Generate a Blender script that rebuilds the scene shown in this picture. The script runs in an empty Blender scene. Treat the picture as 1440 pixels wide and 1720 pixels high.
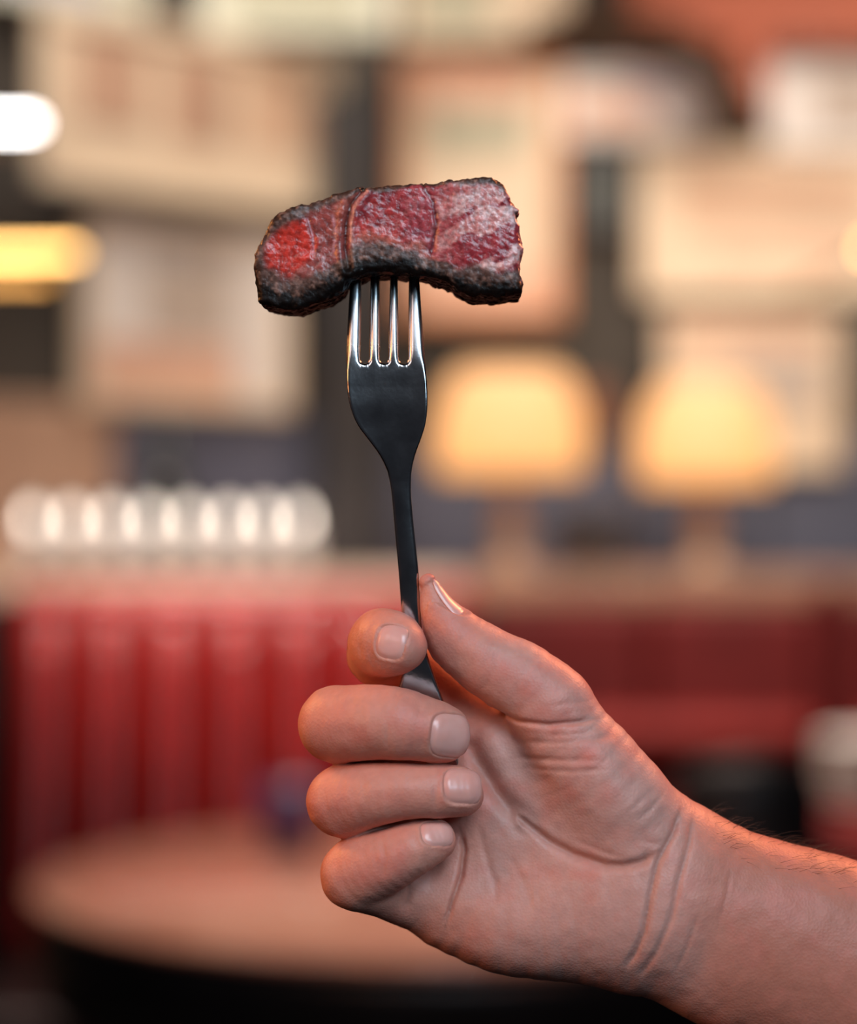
import bpy, bmesh, math, random
import numpy as np
from mathutils import Vector, Matrix

random.seed(7)
RNG = np.random.RandomState(11)
SC = bpy.context.scene
COL = SC.collection

# ------------------------------------------------------------------ camera
FOCAL, SENSOR = 60.0, 24.0
K = FOCAL / SENSOR * 1440.0          # 3600 pixels of the frame per unit of tan
CAM_Z = 1.20
D0 = 0.558                           # distance of the fork from the lens
S = D0 / K                           # metres per frame pixel at the fork
cam = bpy.data.cameras.new('camera')
cam.lens = FOCAL
cam.sensor_fit = 'HORIZONTAL'
cam.sensor_width = SENSOR
cam.clip_start = 0.02
cam.dof.use_dof = True
cam.dof.focus_distance = D0 - 0.004
cam.dof.aperture_fstop = 3.3
camo = bpy.data.objects.new('camera', cam)
COL.objects.link(camo)
camo.location = (0, 0, CAM_Z)
camo.rotation_euler = (math.radians(90), 0, 0)
SC.camera = camo

# ------------------------------------------------------------------ world, lights, exposure
SC.view_settings.view_transform = 'Standard'
SC.view_settings.look = 'None'
SC.view_settings.exposure = 0.0
SC.view_settings.gamma = 1.0
SC.view_settings.use_curve_mapping = False
SC.cycles.use_denoising = True
SC.cycles.max_bounces = 6
SC.cycles.sample_clamp_indirect = 6.0

world = bpy.data.worlds.new('world')
SC.world = world
world.use_nodes = True
world.node_tree.nodes['Background'].inputs[0].default_value = (0.75, 0.80, 1.0, 1)
world.node_tree.nodes['Background'].inputs[1].default_value = 0.02


def area(name, loc, target, size, power, color, size_y=None, spread=180):
    L = bpy.data.lights.new(name, 'AREA')
    L.shape = 'RECTANGLE'
    L.size = size
    L.size_y = size_y or size
    L.energy = power
    L.color = color
    L.spread = math.radians(spread)
    o = bpy.data.objects.new(name, L)
    COL.objects.link(o)
    o.location = loc
    o.rotation_euler = (Vector(target) - Vector(loc)).to_track_quat('-Z', 'Y').to_euler()
    return o


# daylight from a window in front of the hand, above and right of the photographer
area('window_light', (0.24, -0.28, 1.84), (0.03, 0.56, 1.13), 0.46, 6.6, (0.76, 0.87, 1.0), 0.45)
area('low_cool_light', (0.42, -0.34, 1.50), (0.0, 0.56, 1.25), 0.40, 2.4, (0.55, 0.80, 1.0), 0.22)  # added low light for cool glints on the tines
area('soft_left_light', (-0.50, -0.25, 1.72), (0.0, 0.56, 1.12), 0.35, 1.7, (1.0, 0.80, 0.76))  # added pinkish fill from the left
# warm lamps of the room to the left and right of the hand
area('warm_lamp_light', (-0.60, 0.84, 1.55), (0.0, 0.56, 1.18), 0.22, 3.4, (1.0, 0.38, 0.12))
area('warm_front_fill', (-0.60, 0.26, 1.38), (0.0, 0.56, 1.22), 0.20, 1.7, (1.0, 0.36, 0.12))  # added warm light for orange glints on tines and fingers
area('warm_back_light', (0.60, 1.10, 1.75), (0.10, 0.56, 1.08), 0.30, 9.0, (1.0, 0.28, 0.11))
# unseen lights added to brighten the back wall, benches, corner and tables
area('wall_wash_left', (-0.85, 3.38, 2.95), (-0.62, 4.0, 1.55), 1.3, 25, (1.0, 0.89, 0.80), 0.3, 120)
area('wall_wash_right', (0.95, 3.25, 2.16), (0.62, 4.4, 1.70), 1.2, 7.8, (1.0, 0.90, 0.80), 0.2, 110)
area('booth_light', (-0.42, 2.28, 1.83), (-0.42, 3.6, 1.13), 0.62, 1.45, (1.0, 0.76, 0.68), 0.10, 32)
area('corner_light', (0.50, 2.60, 2.35), (0.48, 3.5, 0.92), 0.30, 5.0, (1.0, 0.86, 0.78), 0.30, 60)
area('table_light', (0.0, 2.55, 2.7), (-0.1, 2.6, 0.75), 0.35, 2.5, (1.0, 0.72, 0.60), 0.35, 45)


# ------------------------------------------------------------------ helpers: objects


def W(px, py, D):
    """point seen at frame pixel px, py at distance D from the lens plane"""
    return Vector(((px - 720) / K * D, D, CAM_Z - (py - 860) / K * D))


def tag(o, label=None, cat=None, group=None, kind=None):
    if label: o['label'] = label
    if cat: o['category'] = cat
    if group: o['group'] = group
    if kind: o['kind'] = kind
    return o


def link(o, parent=None):
    COL.objects.link(o)
    if parent is not None:
        o.parent = parent
    return o


def empty(name, loc, label, cat, group=None, rz=0.0):
    o = bpy.data.objects.new(name, None)
    o.empty_display_size = 0.05
    link(o)
    o.location = loc
    o.rotation_euler = (0, 0, rz)
    tag(o, label, cat, group)
    return o


def mesh_obj(name, verts, faces, mat, parent=None, smooth=True):
    me = bpy.data.meshes.new(name)
    me.from_pydata([tuple(v) for v in verts], [], [tuple(int(i) for i in f) for f in faces])
    me.materials.append(mat)
    if smooth:
        me.polygons.foreach_set('use_smooth', [True] * len(me.polygons))
    me.update()
    return link(bpy.data.objects.new(name, me), parent)


def bm_obj(name, bm, mat, parent=None, smooth=False, bevel=0.0, seg=2):
    me = bpy.data.meshes.new(name)
    bmesh.ops.recalc_face_normals(bm, faces=bm.faces)
    bm.to_mesh(me)
    bm.free()
    me.materials.append(mat)
    if smooth:
        me.polygons.foreach_set('use_smooth', [True] * len(me.polygons))
    o = link(bpy.data.objects.new(name, me), parent)
    if bevel:
        b = o.modifiers.new('bevel', 'BEVEL')
        b.width = bevel
        b.segments = seg
        b.limit_method = 'ANGLE'
    return o


def add_box(bm, lo, hi, mat4=None):
    r = bmesh.ops.create_cube(bm, size=1.0)
    c = (Vector(lo) + Vector(hi)) / 2
    d = Vector(hi) - Vector(lo)
    for v in r['verts']:
        v.co = Vector((v.co.x * d.x, v.co.y * d.y, v.co.z * d.z)) + c
        if mat4 is not None:
            v.co = mat4 @ v.co
    return r['verts']


def box(name, lo, hi, mat, parent=None, bevel=0.0, seg=2):
    bm = bmesh.new()
    add_box(bm, lo, hi)
    return bm_obj(name, bm, mat, parent, smooth=False, bevel=bevel, seg=seg)


def lathe(name, prof, mat, parent=None, n=40, loc=(0, 0, 0), closed=False):
    verts, faces = [], []
    m = len(prof)
    for i in range(n):
        a = 2 * math.pi * i / n
        for r, z in prof:
            verts.append((loc[0] + r * math.cos(a), loc[1] + r * math.sin(a), loc[2] + z))
    for i in range(n):
        j = (i + 1) % n
        for k in range(m - 1):
            faces.append((i * m + k, j * m + k, j * m + k + 1, i * m + k + 1))
        if closed:
            faces.append((i * m + m - 1, j * m + m - 1, j * m, i * m))
    o = mesh_obj(name, verts, faces, mat, parent)
    bm = bmesh.new()
    bm.from_mesh(o.data)
    bmesh.ops.remove_doubles(bm, verts=bm.verts, dist=1e-6)
    bmesh.ops.recalc_face_normals(bm, faces=bm.faces)
    bm.to_mesh(o.data)
    bm.free()
    return o


# ------------------------------------------------------------------ helpers: materials


def new_mat(name):
    m = bpy.data.materials.new(name)
    m.use_nodes = True
    nt = m.node_tree
    return m, nt, nt.nodes['Principled BSDF']


def noise_mix(nt, c1, c2, scale, detail=3, vec='Object', lo=0.35, hi=0.65):
    tc = nt.nodes.new('ShaderNodeTexCoord')
    nz = nt.nodes.new('ShaderNodeTexNoise')
    nz.inputs['Scale'].default_value = scale
    nz.inputs['Detail'].default_value = detail
    nt.links.new(tc.outputs[vec], nz.inputs['Vector'])
    rp = nt.nodes.new('ShaderNodeValToRGB')
    rp.color_ramp.elements[0].position = lo
    rp.color_ramp.elements[1].position = hi
    rp.color_ramp.elements[0].color = (*c1, 1)
    rp.color_ramp.elements[1].color = (*c2, 1)
    nt.links.new(nz.outputs['Fac'], rp.inputs['Fac'])
    return tc, nz, rp


def simple(name, c, rough=0.6, metal=0.0, var=0.12, scale=12.0, bump=0.0, spec=0.5):
    m, nt, p = new_mat(name)
    c1 = tuple(max(0, x * (1 - var)) for x in c)
    c2 = tuple(min(1, x * (1 + var)) for x in c)
    tc, nz, rp = noise_mix(nt, c1, c2, scale)
    nt.links.new(rp.outputs['Color'], p.inputs['Base Color'])
    p.inputs['Roughness'].default_value = rough
    p.inputs['Metallic'].default_value = metal
    p.inputs['Specular IOR Level'].default_value = spec
    if bump:
        b = nt.nodes.new('ShaderNodeBump')
        b.inputs['Strength'].default_value = bump
        b.inputs['Distance'].default_value = 0.002
        nt.links.new(nz.outputs['Fac'], b.inputs['Height'])
        nt.links.new(b.outputs['Normal'], p.inputs['Normal'])
    return m


def emissive(name, c, strength, base=None):
    m, nt, p = new_mat(name)
    p.inputs['Base Color'].default_value = (*(base or c), 1)
    p.inputs['Emission Color'].default_value = (*c, 1)
    p.inputs['Emission Strength'].default_value = strength
    return m


def srgb(r, g, b):
    f = lambda v: (v / 255 / 12.92) if v <= 10 else ((v / 255 + 0.055) / 1.055) ** 2.4
    return (f(r), f(g), f(b))


# ------------------------------------------------------------------ numeric shape tools
LAT = RNG.rand(32, 32, 32).astype(np.float32)


def vnoise(x, y, z):
    xi, yi, zi = np.floor(x).astype(np.int32), np.floor(y).astype(np.int32), np.floor(z).astype(np.int32)
    fx, fy, fz = x - xi, y - yi, z - zi
    fx, fy, fz = (f * f * (3 - 2 * f) for f in (fx, fy, fz))
    x0, y0, z0 = xi & 31, yi & 31, zi & 31
    x1, y1, z1 = (x0 + 1) & 31, (y0 + 1) & 31, (z0 + 1) & 31
    L = LAT
    a = L[x0, y0, z0] * (1 - fx) + L[x1, y0, z0] * fx
    b = L[x0, y1, z0] * (1 - fx) + L[x1, y1, z0] * fx
    c = L[x0, y0, z1] * (1 - fx) + L[x1, y0, z1] * fx
    d = L[x0, y1, z1] * (1 - fx) + L[x1, y1, z1] * fx
    return ((a * (1 - fy) + b * fy) * (1 - fz) + (c * (1 - fy) + d * fy) * fz) * 2 - 1


def fbm(x, y, z, octs=3):
    t, a = 0, 1.0
    for i in range(octs):
        t = t + a * vnoise(x * 2 ** i + 7.3 * i, y * 2 ** i + 3.1 * i, z * 2 ** i + 5.7 * i)
        a *= 0.5
    return t


def sstep(a, b, x):
    t = np.clip((x - a) / (b - a), 0, 1)
    return t * t * (3 - 2 * t)


def seg_dist2d(X, Y, pts):
    best = np.full(np.broadcast(X, Y).shape, 1e9, dtype=np.float32)
    for (ax, ay), (bx, by) in zip(pts[:-1], pts[1:]):
        dx, dy = bx - ax, by - ay
        t = np.clip(((X - ax) * dx + (Y - ay) * dy) / (dx * dx + dy * dy + 1e-9), 0, 1)
        best = np.minimum(best, (X - ax - t * dx) ** 2 + (Y - ay - t * dy) ** 2)
    return np.sqrt(best)


def poly_sdf(X, Y, pts):
    """signed distance to a closed polygon, negative inside"""
    d = seg_dist2d(X, Y, list(pts) + [pts[0]])
    inside = np.zeros(d.shape, bool)
    n = len(pts)
    for i in range(n):
        (ax, ay), (bx, by) = pts[i], pts[(i + 1) % n]
        if ay == by:
            continue
        c = (ay > Y) != (by > Y)
        inside ^= c & (X < (bx - ax) * (Y - ay) / (by - ay) + ax)
    return np.where(inside, -d, d)


def surface_nets(F, xs, ys, zs):
    s = F < 0
    nx, ny, nz = F.shape
    cnt = np.zeros((nx - 1, ny - 1, nz - 1), np.int8)
    for i in (0, 1):
        for j in (0, 1):
            for k in (0, 1):
                cnt += s[i:nx - 1 + i, j:ny - 1 + j, k:nz - 1 + k]
    act = np.argwhere((cnt > 0) & (cnt < 8))
    del cnt
    idx = np.full((nx - 1, ny - 1, nz - 1), -1, np.int32)
    idx[act[:, 0], act[:, 1], act[:, 2]] = np.arange(len(act))
    acc = np.zeros((len(act), 3))
    num = np.zeros(len(act))
    ax = (xs, ys, zs)
    for d in range(3):
        o1, o2 = [q for q in range(3) if q != d]
        for a in (0, 1):
            for b in (0, 1):
                p = act.copy()
                p[:, o1] += a
                p[:, o2] += b
                q = p.copy()
                q[:, d] += 1
                f0 = F[p[:, 0], p[:, 1], p[:, 2]]
                f1 = F[q[:, 0], q[:, 1], q[:, 2]]
                m = (f0 < 0) != (f1 < 0)
                t = np.where(m, f0 / np.where(m, f0 - f1, 1), 0)
                for c in range(3):
                    v0 = ax[c][p[:, c]]
                    v1 = ax[c][q[:, c]]
                    acc[:, c] += np.where(m, v0 + t * (v1 - v0), 0)
                num += m
    verts = acc / num[:, None]
    faces = []
    for d in range(3):
        u, v = (d + 1) % 3, (d + 2) % 3
        sl0 = [slice(None)] * 3
        sl1 = [slice(None)] * 3
        sl0[d] = slice(0, -1)
        sl1[d] = slice(1, None)
        ch = s[tuple(sl0)] != s[tuple(sl1)]
        e = np.argwhere(ch)
        e = e[(e[:, u] > 0) & (e[:, v] > 0) & (e[:, u] < F.shape[u] - 1) & (e[:, v] < F.shape[v] - 1)]
        flip = s[e[:, 0], e[:, 1], e[:, 2]]
        quad = []
        for a, b in ((0, 0), (1, 0), (1, 1), (0, 1)):
            c = e.copy()
            c[:, u] -= 1 - a
            c[:, v] -= 1 - b
            quad.append(idx[c[:, 0], c[:, 1], c[:, 2]])
        quad = np.stack(quad, 1)
        # orientation: mirrored again by the image-space to world mapping below
        quad[~flip] = quad[~flip][:, ::-1]
        faces.append(quad)
    return verts, np.concatenate(faces)


def relax(verts, faces, it=2, w=0.5):
    v = verts.copy()
    e = np.concatenate([faces[:, [0, 1]], faces[:, [1, 2]], faces[:, [2, 3]], faces[:, [3, 0]]])
    n = len(v)
    deg = np.bincount(e[:, 0], minlength=n) + np.bincount(e[:, 1], minlength=n)
    deg = np.maximum(deg, 1)
    for _ in range(it):
        for ww in (w, -w * 1.02):
            acc = np.zeros_like(v)
            for c in range(3):
                acc[:, c] = np.bincount(e[:, 0], weights=v[e[:, 1], c], minlength=n) + \
                            np.bincount(e[:, 1], weights=v[e[:, 0], c], minlength=n)
            v = v + ww * (acc / deg[:, None] - v)
    return v


def local_to_world(v):
    """hand-space (x right, y down, z to the lens, in 0.155 mm units) to metres"""
    v = np.asarray(v, float)
    return np.stack([(v[:, 0] - 720) * S, D0 - v[:, 2] * S, CAM_Z - (v[:, 1] - 860) * S], 1)


def np_mesh(name, verts_h, faces, mat, parent=None, colors=None):
    vw = local_to_world(verts_h).astype(np.float32)
    me = bpy.data.meshes.new(name)
    me.vertices.add(len(vw))
    me.vertices.foreach_set('co', vw.ravel())
    nf = len(faces)
    k = faces.shape[1]
    me.loops.add(nf * k)
    me.polygons.add(nf)
    me.loops.foreach_set('vertex_index', faces.astype(np.int32).ravel())
    me.polygons.foreach_set('loop_start', np.arange(0, nf * k, k, dtype=np.int32))
    me.polygons.foreach_set('loop_total', np.full(nf, k, np.int32))
    me.update(calc_edges=True)
    me.validate()
    me.polygons.foreach_set('use_smooth', np.ones(len(me.polygons), bool))
    if colors is not None:
        at = me.color_attributes.new('tint', 'FLOAT_COLOR', 'POINT')
        buf = np.ones((len(vw), 4), np.float32)
        buf[:, :colors.shape[1]] = colors
        at.data.foreach_set('color', buf.ravel())
    me.materials.append(mat)
    me.update()
    return link(bpy.data.objects.new(name, me), parent)


def sub_faces(verts, faces, mask, normals=None):
    f = faces[mask]
    u, inv = np.unique(f, return_inverse=True)
    return u, inv.reshape(f.shape)


# ================================================================== THE ROOM
wall_m = simple('wall_paint', srgb(66, 59, 51), 0.8, var=0.2, scale=2.5)
dado_m = simple('blue_grey_panelling', srgb(84, 86, 101), 0.6, var=0.18, scale=3)
tan_panel_m = simple('tan_panelling', srgb(178, 142, 116), 0.6, var=0.1, scale=3)
dark_m = simple('dark_wood', srgb(42, 36, 32), 0.45, var=0.3, scale=6)
black_m = simple('black_lacquer', (0.006, 0.006, 0.007), 0.4, var=0.3)
floor_m = simple('dark_floor', (0.010, 0.007, 0.007), 0.5, var=0.4, scale=5)
ledge_m = simple('worn_ledge_wood', srgb(150, 112, 88), 0.5, var=0.2, scale=9)
orange_m = simple('orange_timber', srgb(150, 62, 16), 0.55, var=0.15, scale=3)
cream_m = simple('cream_mat_board', srgb(226, 202, 172), 0.7, var=0.05, scale=3)
tan_m = simple('tan_print_paper', srgb(205, 168, 138), 0.7, var=0.06, scale=4)
white_m = simple('white_paper', srgb(232, 222, 212), 0.7, var=0.04, scale=4)
green_m = simple('grey_green_print', srgb(176, 172, 146), 0.7, var=0.08, scale=4)
pink_m = simple('peach_print', srgb(226, 178, 150), 0.7, var=0.06, scale=4)
brown_m = simple('sepia_print', srgb(186, 148, 122), 0.7, var=0.15, scale=14)
sage_m = simple('pale_green_print', srgb(206, 204, 184), 0.7, var=0.06, scale=4)
blue_m = simple('pale_blue_print', srgb(176, 176, 190), 0.7, var=0.06, scale=4)
grey_m = simple('grey_print', srgb(190, 172, 156), 0.7, var=0.1, scale=14)
orange_print_m = simple('orange_frame_wood', srgb(206, 138, 92), 0.5, var=0.1, scale=8)
brass_m = simple('aged_brass', srgb(176, 140, 92), 0.35, metal=0.9, var=0.1)
lampbase_m = simple('lamp_base_ceramic', srgb(168, 136, 108), 0.4, var=0.1)


def struct(o, extra=None):
    o['kind'] = 'structure'
    return o


WL = ((-1.75, 2.92), (-0.205, 4.30))   # left wing of the wall, from x,y to x,y
struct(box('floor', (-3.2, -1.5, -0.05), (3.2, 4.7, 0.0), floor_m))
struct(box('wall_back', (-0.205, 4.40, 0.0), (3.2, 4.50, 3.2), wall_m))


def oriented(name, p0, p1, z0, z1, t0, t1, mat, parent=None, bevel=0.0):
    """a slab along the ground line p0-p1, from depth t0 to t1 behind that line"""
    a, b = Vector((*p0, 0)), Vector((*p1, 0))
    u = (b - a).normalized()
    n = Vector((-u.y, u.x, 0))
    bm = bmesh.new()
    vs = []
    for z in (z0, z1):
        for q, t in ((a, t0), (b, t0), (b, t1), (a, t1)):
            vs.append(bm.verts.new(q + n * t + Vector((0, 0, z))))
    for f in ((0, 1, 2, 3), (4, 5, 6, 7), (0, 1, 5, 4), (1, 2, 6, 5), (2, 3, 7, 6), (3, 0, 4, 7)):
        bm.faces.new([vs[i] for i in f])
    return bm_obj(name, bm, mat, parent, bevel=bevel)


struct(oriented('wall_left', (-3.2, 1.625), WL[1], 0, 3.2, 0.03, 0.13, wall_m))
struct(box('ceiling', (-3.2, 1.0, 3.2), (3.2, 4.5, 3.28), dark_m))
# dark corner post where the two walls meet
struct(box('trim_1', (-0.215, 4.22, 0.0), (-0.09, 4.40, 2.02), dark_m))
# grey-blue dado on the back wall, one panel after another
dado = tag(bpy.data.objects.new('trim_2', None), kind='structure')
link(dado)
for i in range(7):
    x0 = -0.09 + i * 0.26
    box('wall_panel', (x0 + 0.004, 4.37, 0.10), (x0 + 0.256, 4.40, 1.36), dado_m, dado, bevel=0.008)
struct(box('baseboard_back', (-0.09, 4.365, 0.0), (1.9, 4.40, 0.10), dark_m))
dado2 = tag(bpy.data.objects.new('trim_3', None), kind='structure')
link(dado2)
ul = (Vector((*WL[1], 0)) - Vector((*WL[0], 0)))
for i in range(6):
    a = Vector((*WL[0], 0)) + ul * (0.30 + i * 0.115)
    b = a + ul * 0.113
    oriented('wall_panel', a.xy, b.xy, 0.10, 1.40, 0.0, 0.03,
             tan_panel_m if i < 4 else dado_m, dado2, bevel=0.006)


def ray_on_left(px):
    """where the sight line through column px meets the left wall"""
    tx = (px - 720) / K
    (x0, y0), (x1, y1) = WL
    # (x0 + s dx) = tx (y0 + s dy)
    s_ = (tx * y0 - x0) / ((x1 - x0) - tx * (y1 - y0))
    return Vector((x0 + s_ * (x1 - x0), y0 + s_ * (y1 - y0)))


def picture(px0, py0, px1, py1, frame_mat, mat_mat, prints, label, on_left=False, D=4.36,
            fw=0.025, mat_name='mat_board', group=None, cat='picture'):
    """a framed picture hung on a wall: frame rails, mat board, prints"""
    if on_left:
        a, b = ray_on_left(px0), ray_on_left(px1)
    else:
        a = Vector(((px0 - 720) / K * D, D))
        b = Vector(((px1 - 720) / K * D, D))
    Dm = (a.y + b.y) / 2
    z1 = CAM_Z - (py0 - 860) / K * Dm
    z0 = CAM_Z - (py1 - 860) / K * Dm
    w, h = (b - a).length, z1 - z0
    u = (b - a).normalized()
    root = empty('framed_picture', (a.x, a.y, z0), label, cat, group, rz=math.atan2(u.y, u.x))
    bm = bmesh.new()
    t = 0.022
    add_box(bm, (0, -t, 0), (w, 0.006, fw))
    add_box(bm, (0, -t, h - fw), (w, 0.006, h))
    add_box(bm, (0, -t, fw), (fw, 0.006, h - fw))
    add_box(bm, (w - fw, -t, fw), (w, 0.006, h - fw))
    bm_obj('frame', bm, frame_mat, root, bevel=0.003)
    box(mat_name, (fw * .8, -0.010, fw * .8), (w - fw * .8, 0.004, h - fw * .8), mat_mat, root)
    for (u0, v0, u1, v1, m) in prints:    # fractions of the picture, from its top left corner
        box('print', (u0 * w, -0.0135, h * (1 - v1)), (u1 * w, -0.009, h * (1 - v0)), m, root, bevel=0.001)
    return root


picture(62, 56, 560, 338, cream_m, cream_m,
        [(0.11, 0.10, 0.33, 0.62, brown_m), (0.40, 0.14, 0.61, 0.66, brown_m), (0.67, 0.10, 0.92, 0.64, tan_m)],
        'wide cream picture with three sepia prints, upper left of the wall', on_left=True)
picture(340, -60, 655, 62, sage_m, sage_m, [(0.15, 0.2, 0.85, 0.8, green_m)],
        'pale green picture cut by the top edge, left of the dark corner post', on_left=False, D=4.15)
picture(-160, -80, 240, 4, sage_m, sage_m, [(0.2, 0.2, 0.8, 0.7, blue_m)],
        'pale grey-green picture cut by the top left corner of the frame', on_left=True)
picture(672, -50, 955, 72, cream_m, green_m, [(0.55, 0.2, 0.92, 0.85, cream_m)],
        'cream and green picture cut by the top edge, right of the dark corner post')
picture(665, 102, 948, 540, orange_print_m, cream_m,
        [(0.06, 0.03, 0.80, 0.18, pink_m), (0.20, 0.19, 0.78, 0.36, green_m), (0.08, 0.80, 0.92, 0.97, pink_m)],
        'tall poster in an orange wood frame hanging behind the steak')
picture(945, 118, 1195, 236, white_m, white_m, [(0.40, 0.06, 0.95, 0.4, blue_m), (0.08, 0.4, 0.6, 0.9, pink_m)],
        'small white picture with a pale blue upper corner, right of the tall poster')
picture(1290, 92, 1560, 262, white_m, white_m, [(0.3, 0.2, 0.8, 0.8, grey_m)],
        'white picture cut by the right edge, below the orange timber')
picture(1072, 250, 1490, 500, cream_m, cream_m, [(0.16, 0.12, 0.92, 0.56, tan_m), (0.3, 0.66, 0.9, 0.78, pink_m)],
        'wide cream picture with a tan print on the right, above the lamps')
picture(1112, 528, 1412, 790, cream_m, cream_m, [(0.40, 0.26, 0.90, 0.60, grey_m), (0.08, 0.08, 0.9, 0.2, pink_m)],
        'cream picture with a grey print behind the right-hand lamp')
picture(130, 372, 482, 688, cream_m, white_m,
        [(0.30, 0.05, 0.70, 0.62, grey_m), (0.08, 0.66, 0.72, 0.97, pink_m), (0.72, 0.30, 0.98, 0.97, white_m),
         (0.32, 0.12, 0.60, 0.26, white_m)],
        'pale square picture with a grey print, left of the steak', on_left=True)
picture(955, 250, 1058, 390, dark_m, simple('dim_print', srgb(108, 102, 92), 0.7), [(0.2, 0.2, 0.8, 0.8, simple('dim_print_ink', srgb(78, 80, 74), .7))],
        'small dim grey picture between the tall poster and the wide cream picture')

# picture rail that runs down under the wide picture on the left wall
a, b = ray_on_left(-120), ray_on_left(560)
za = CAM_Z - (346 - 860) / K * ray_on_left(250).y
railo = oriented('picture_rail', a, b, za - 0.020, za + 0.014, -0.05, 0.0, dark_m, bevel=0.004)
tag(railo, 'dark wooden picture rail under the wide cream picture', 'rail')

# orange timber canopy at the upper right with its dark arched brace
c = empty('timber_canopy', W(1230, 60, 4.2), 'orange timber canopy over the upper right of the wall', 'canopy')
cl = c.location
box('fascia_board', (-0.20, -0.05, -0.02), (0.50, 0.12, 0.45), orange_m, c, bevel=0.004)
box('end_board', (0.0, -0.045, -0.16), (0.065, 0.12, -0.022), orange_m, c, bevel=0.004)
bm = bmesh.new()
prev = None
AR = [(885, 66), (960, 48), (1040, 44), (1110, 56), (1172, 88), (1218, 138), (1246, 190), (1256, 232)]
for i, (ax_, ay_) in enumerate(AR):
    a0, a1 = AR[max(0, i - 1)], AR[min(len(AR) - 1, i + 1)]
    tx_, ty_ = a1[0] - a0[0], a1[1] - a0[1]
    ln_ = math.hypot(tx_, ty_)
    nx_, ny_ = -ty_ / ln_, tx_ / ln_
    q = []
    for r in (-26, 26):
        for y in (-0.10, -0.055):
            w_ = W(ax_ + nx_ * r, ay_ + ny_ * r, 4.12) - cl
            q.append(bm.verts.new((w_.x, y, w_.z)))
    if prev:
        for a_, b_ in ((0, 1), (1, 3), (3, 2), (2, 0)):
            bm.faces.new((prev[a_], prev[b_], q[b_], q[a_]))
    else:
        bm.faces.new((q[0], q[1], q[3], q[2]))
    prev = q
bm.faces.new((prev[0], prev[2], prev[3], prev[1]))
bm_obj('arched_brace', bm, simple('brace_wood', srgb(58, 40, 28), 0.9, var=0.2, spec=0.1), c, smooth=False)

# ------------------------------------------------------------------ wall lights on the left
glow_w = emissive('frosted_glass_lit', (1.0, 0.97, 0.95), 13)
glow_y = emissive('amber_glass_lit', (1.0, 0.55, 0.17), 8)
glow_o = emissive('ochre_glass_lit', (1.0, 0.50, 0.13), 2.2)


def pill(name, w, r, mat, parent, loc=(0, 0, 0), axis='X', n=24):
    verts, faces = [], []
    prof = []
    for i in range(9):
        t = -math.pi / 2 + i / 8 * math.pi / 2
        prof.append((r * math.cos(t), -w / 2 + r * 0.0 + r * (math.sin(t))))
    for i in range(9):
        t = i / 8 * math.pi / 2
        prof.append((r * math.cos(t), w / 2 + r * math.sin(t)))
    m = len(prof)
    for i in range(n):
        a_ = 2 * math.pi * i / n
        for rr, x in prof:
            verts.append((loc[0] + x, loc[1] + rr * math.cos(a_), loc[2] + rr * math.sin(a_)))
    for i in range(n):
        j = (i + 1) % n
        for k in range(m - 1):
            faces.append((i * m + k, i * m + k + 1, j * m + k + 1, j * m + k))
    return mesh_obj(name, verts, faces, mat, parent)


p = W(14, 207, 3.2)
wl = empty('wall_light', p, 'bright white tubular wall light at the left edge, beside the wide picture', 'light')
pill('glass_tube', 0.070, 0.0075, glow_w, wl)
box('wall_bracket', (-0.06, 0.012, -0.008), (-0.03, 0.16, 0.008), brass_m, wl)
p = W(20, 425, 3.25)
wl2 = empty('hanging_lamp', p, 'amber glowing bar lamp at the left edge, below the white light', 'lamp')
pill('glass_tube', 0.19, 0.0065, glow_y, wl2)
pill('lower_tube', 0.12, 0.0065, glow_o, wl2, loc=(-0.01, 0, -0.036))
box('wall_bracket', (-0.09, 0.015, -0.008), (-0.06, 0.30, 0.008), brass_m, wl2)
p = W(1462, 418, 3.6)
wl3 = empty('globe_light', p, 'small round yellow lamp at the right edge of the wall', 'lamp')
bm = bmesh.new()
bmesh.ops.create_uvsphere(bm, u_segments=24, v_segments=14, radius=0.009)
bm_obj('glass_globe', bm, glow_y, wl3, smooth=True)
box('wall_bracket', (-0.006, 0.012, -0.006), (0.006, 0.74, 0.006), brass_m, wl3)
# ------------------------------------------------------------------ ledges behind the two benches
lz = CAM_Z - (962 - 860) / K * 3.85
ledl = box('window_ledge', (-0.95, 3.66, lz - 0.04), (0.06, 3.90, lz), simple('lightened_ledge_wood', srgb(196, 178, 156), 0.4, var=0.1, scale=9), bevel=0.006)  # base colour lightened as if lit by the row standing on it
tag(ledl, 'pale wooden ledge behind the tufted red bench, carrying the row of glasses', 'ledge')
ledr = box('window_ledge', (0.07, 3.80, lz - 0.05), (1.5, 4.15, lz - 0.002), ledge_m, bevel=0.006)
tag(ledr, 'wooden ledge along the right bench with two lamps on it', 'ledge')
for x0, x1, y0, y1, t in ((-0.72, 0.05, 3.68, 3.86, lz - 0.04), (0.09, 1.48, 3.83, 4.12, lz - 0.05)):
    q = box('ledge_cabinet', (x0, y0, 0.0), (x1, y1, t), dark_m, bevel=0.004)
    tag(q, 'dark cabinet carrying the ledge behind the ' + ('tufted red bench' if x0 < 0 else 'plain red bench'), 'cabinet')

# ------------------------------------------------------------------ table lamps on the ledge


def shade_mat(name, c, s_, base):
    m, nt, p_ = new_mat(name)
    tc, nz, rp = noise_mix(nt, tuple(x * .92 for x in c), c, 30)
    p_.inputs['Base Color'].default_value = (*base, 1)
    nt.links.new(rp.outputs['Color'], p_.inputs['Emission Color'])
    p_.inputs['Emission Strength'].default_value = s_
    p_.inputs['Roughness'].default_value = 0.8
    return m


shade_m = shade_mat('lit_fabric_shade', (1.0, 0.43, 0.11), 1.15, (0.30, 0.22, 0.16))


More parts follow.
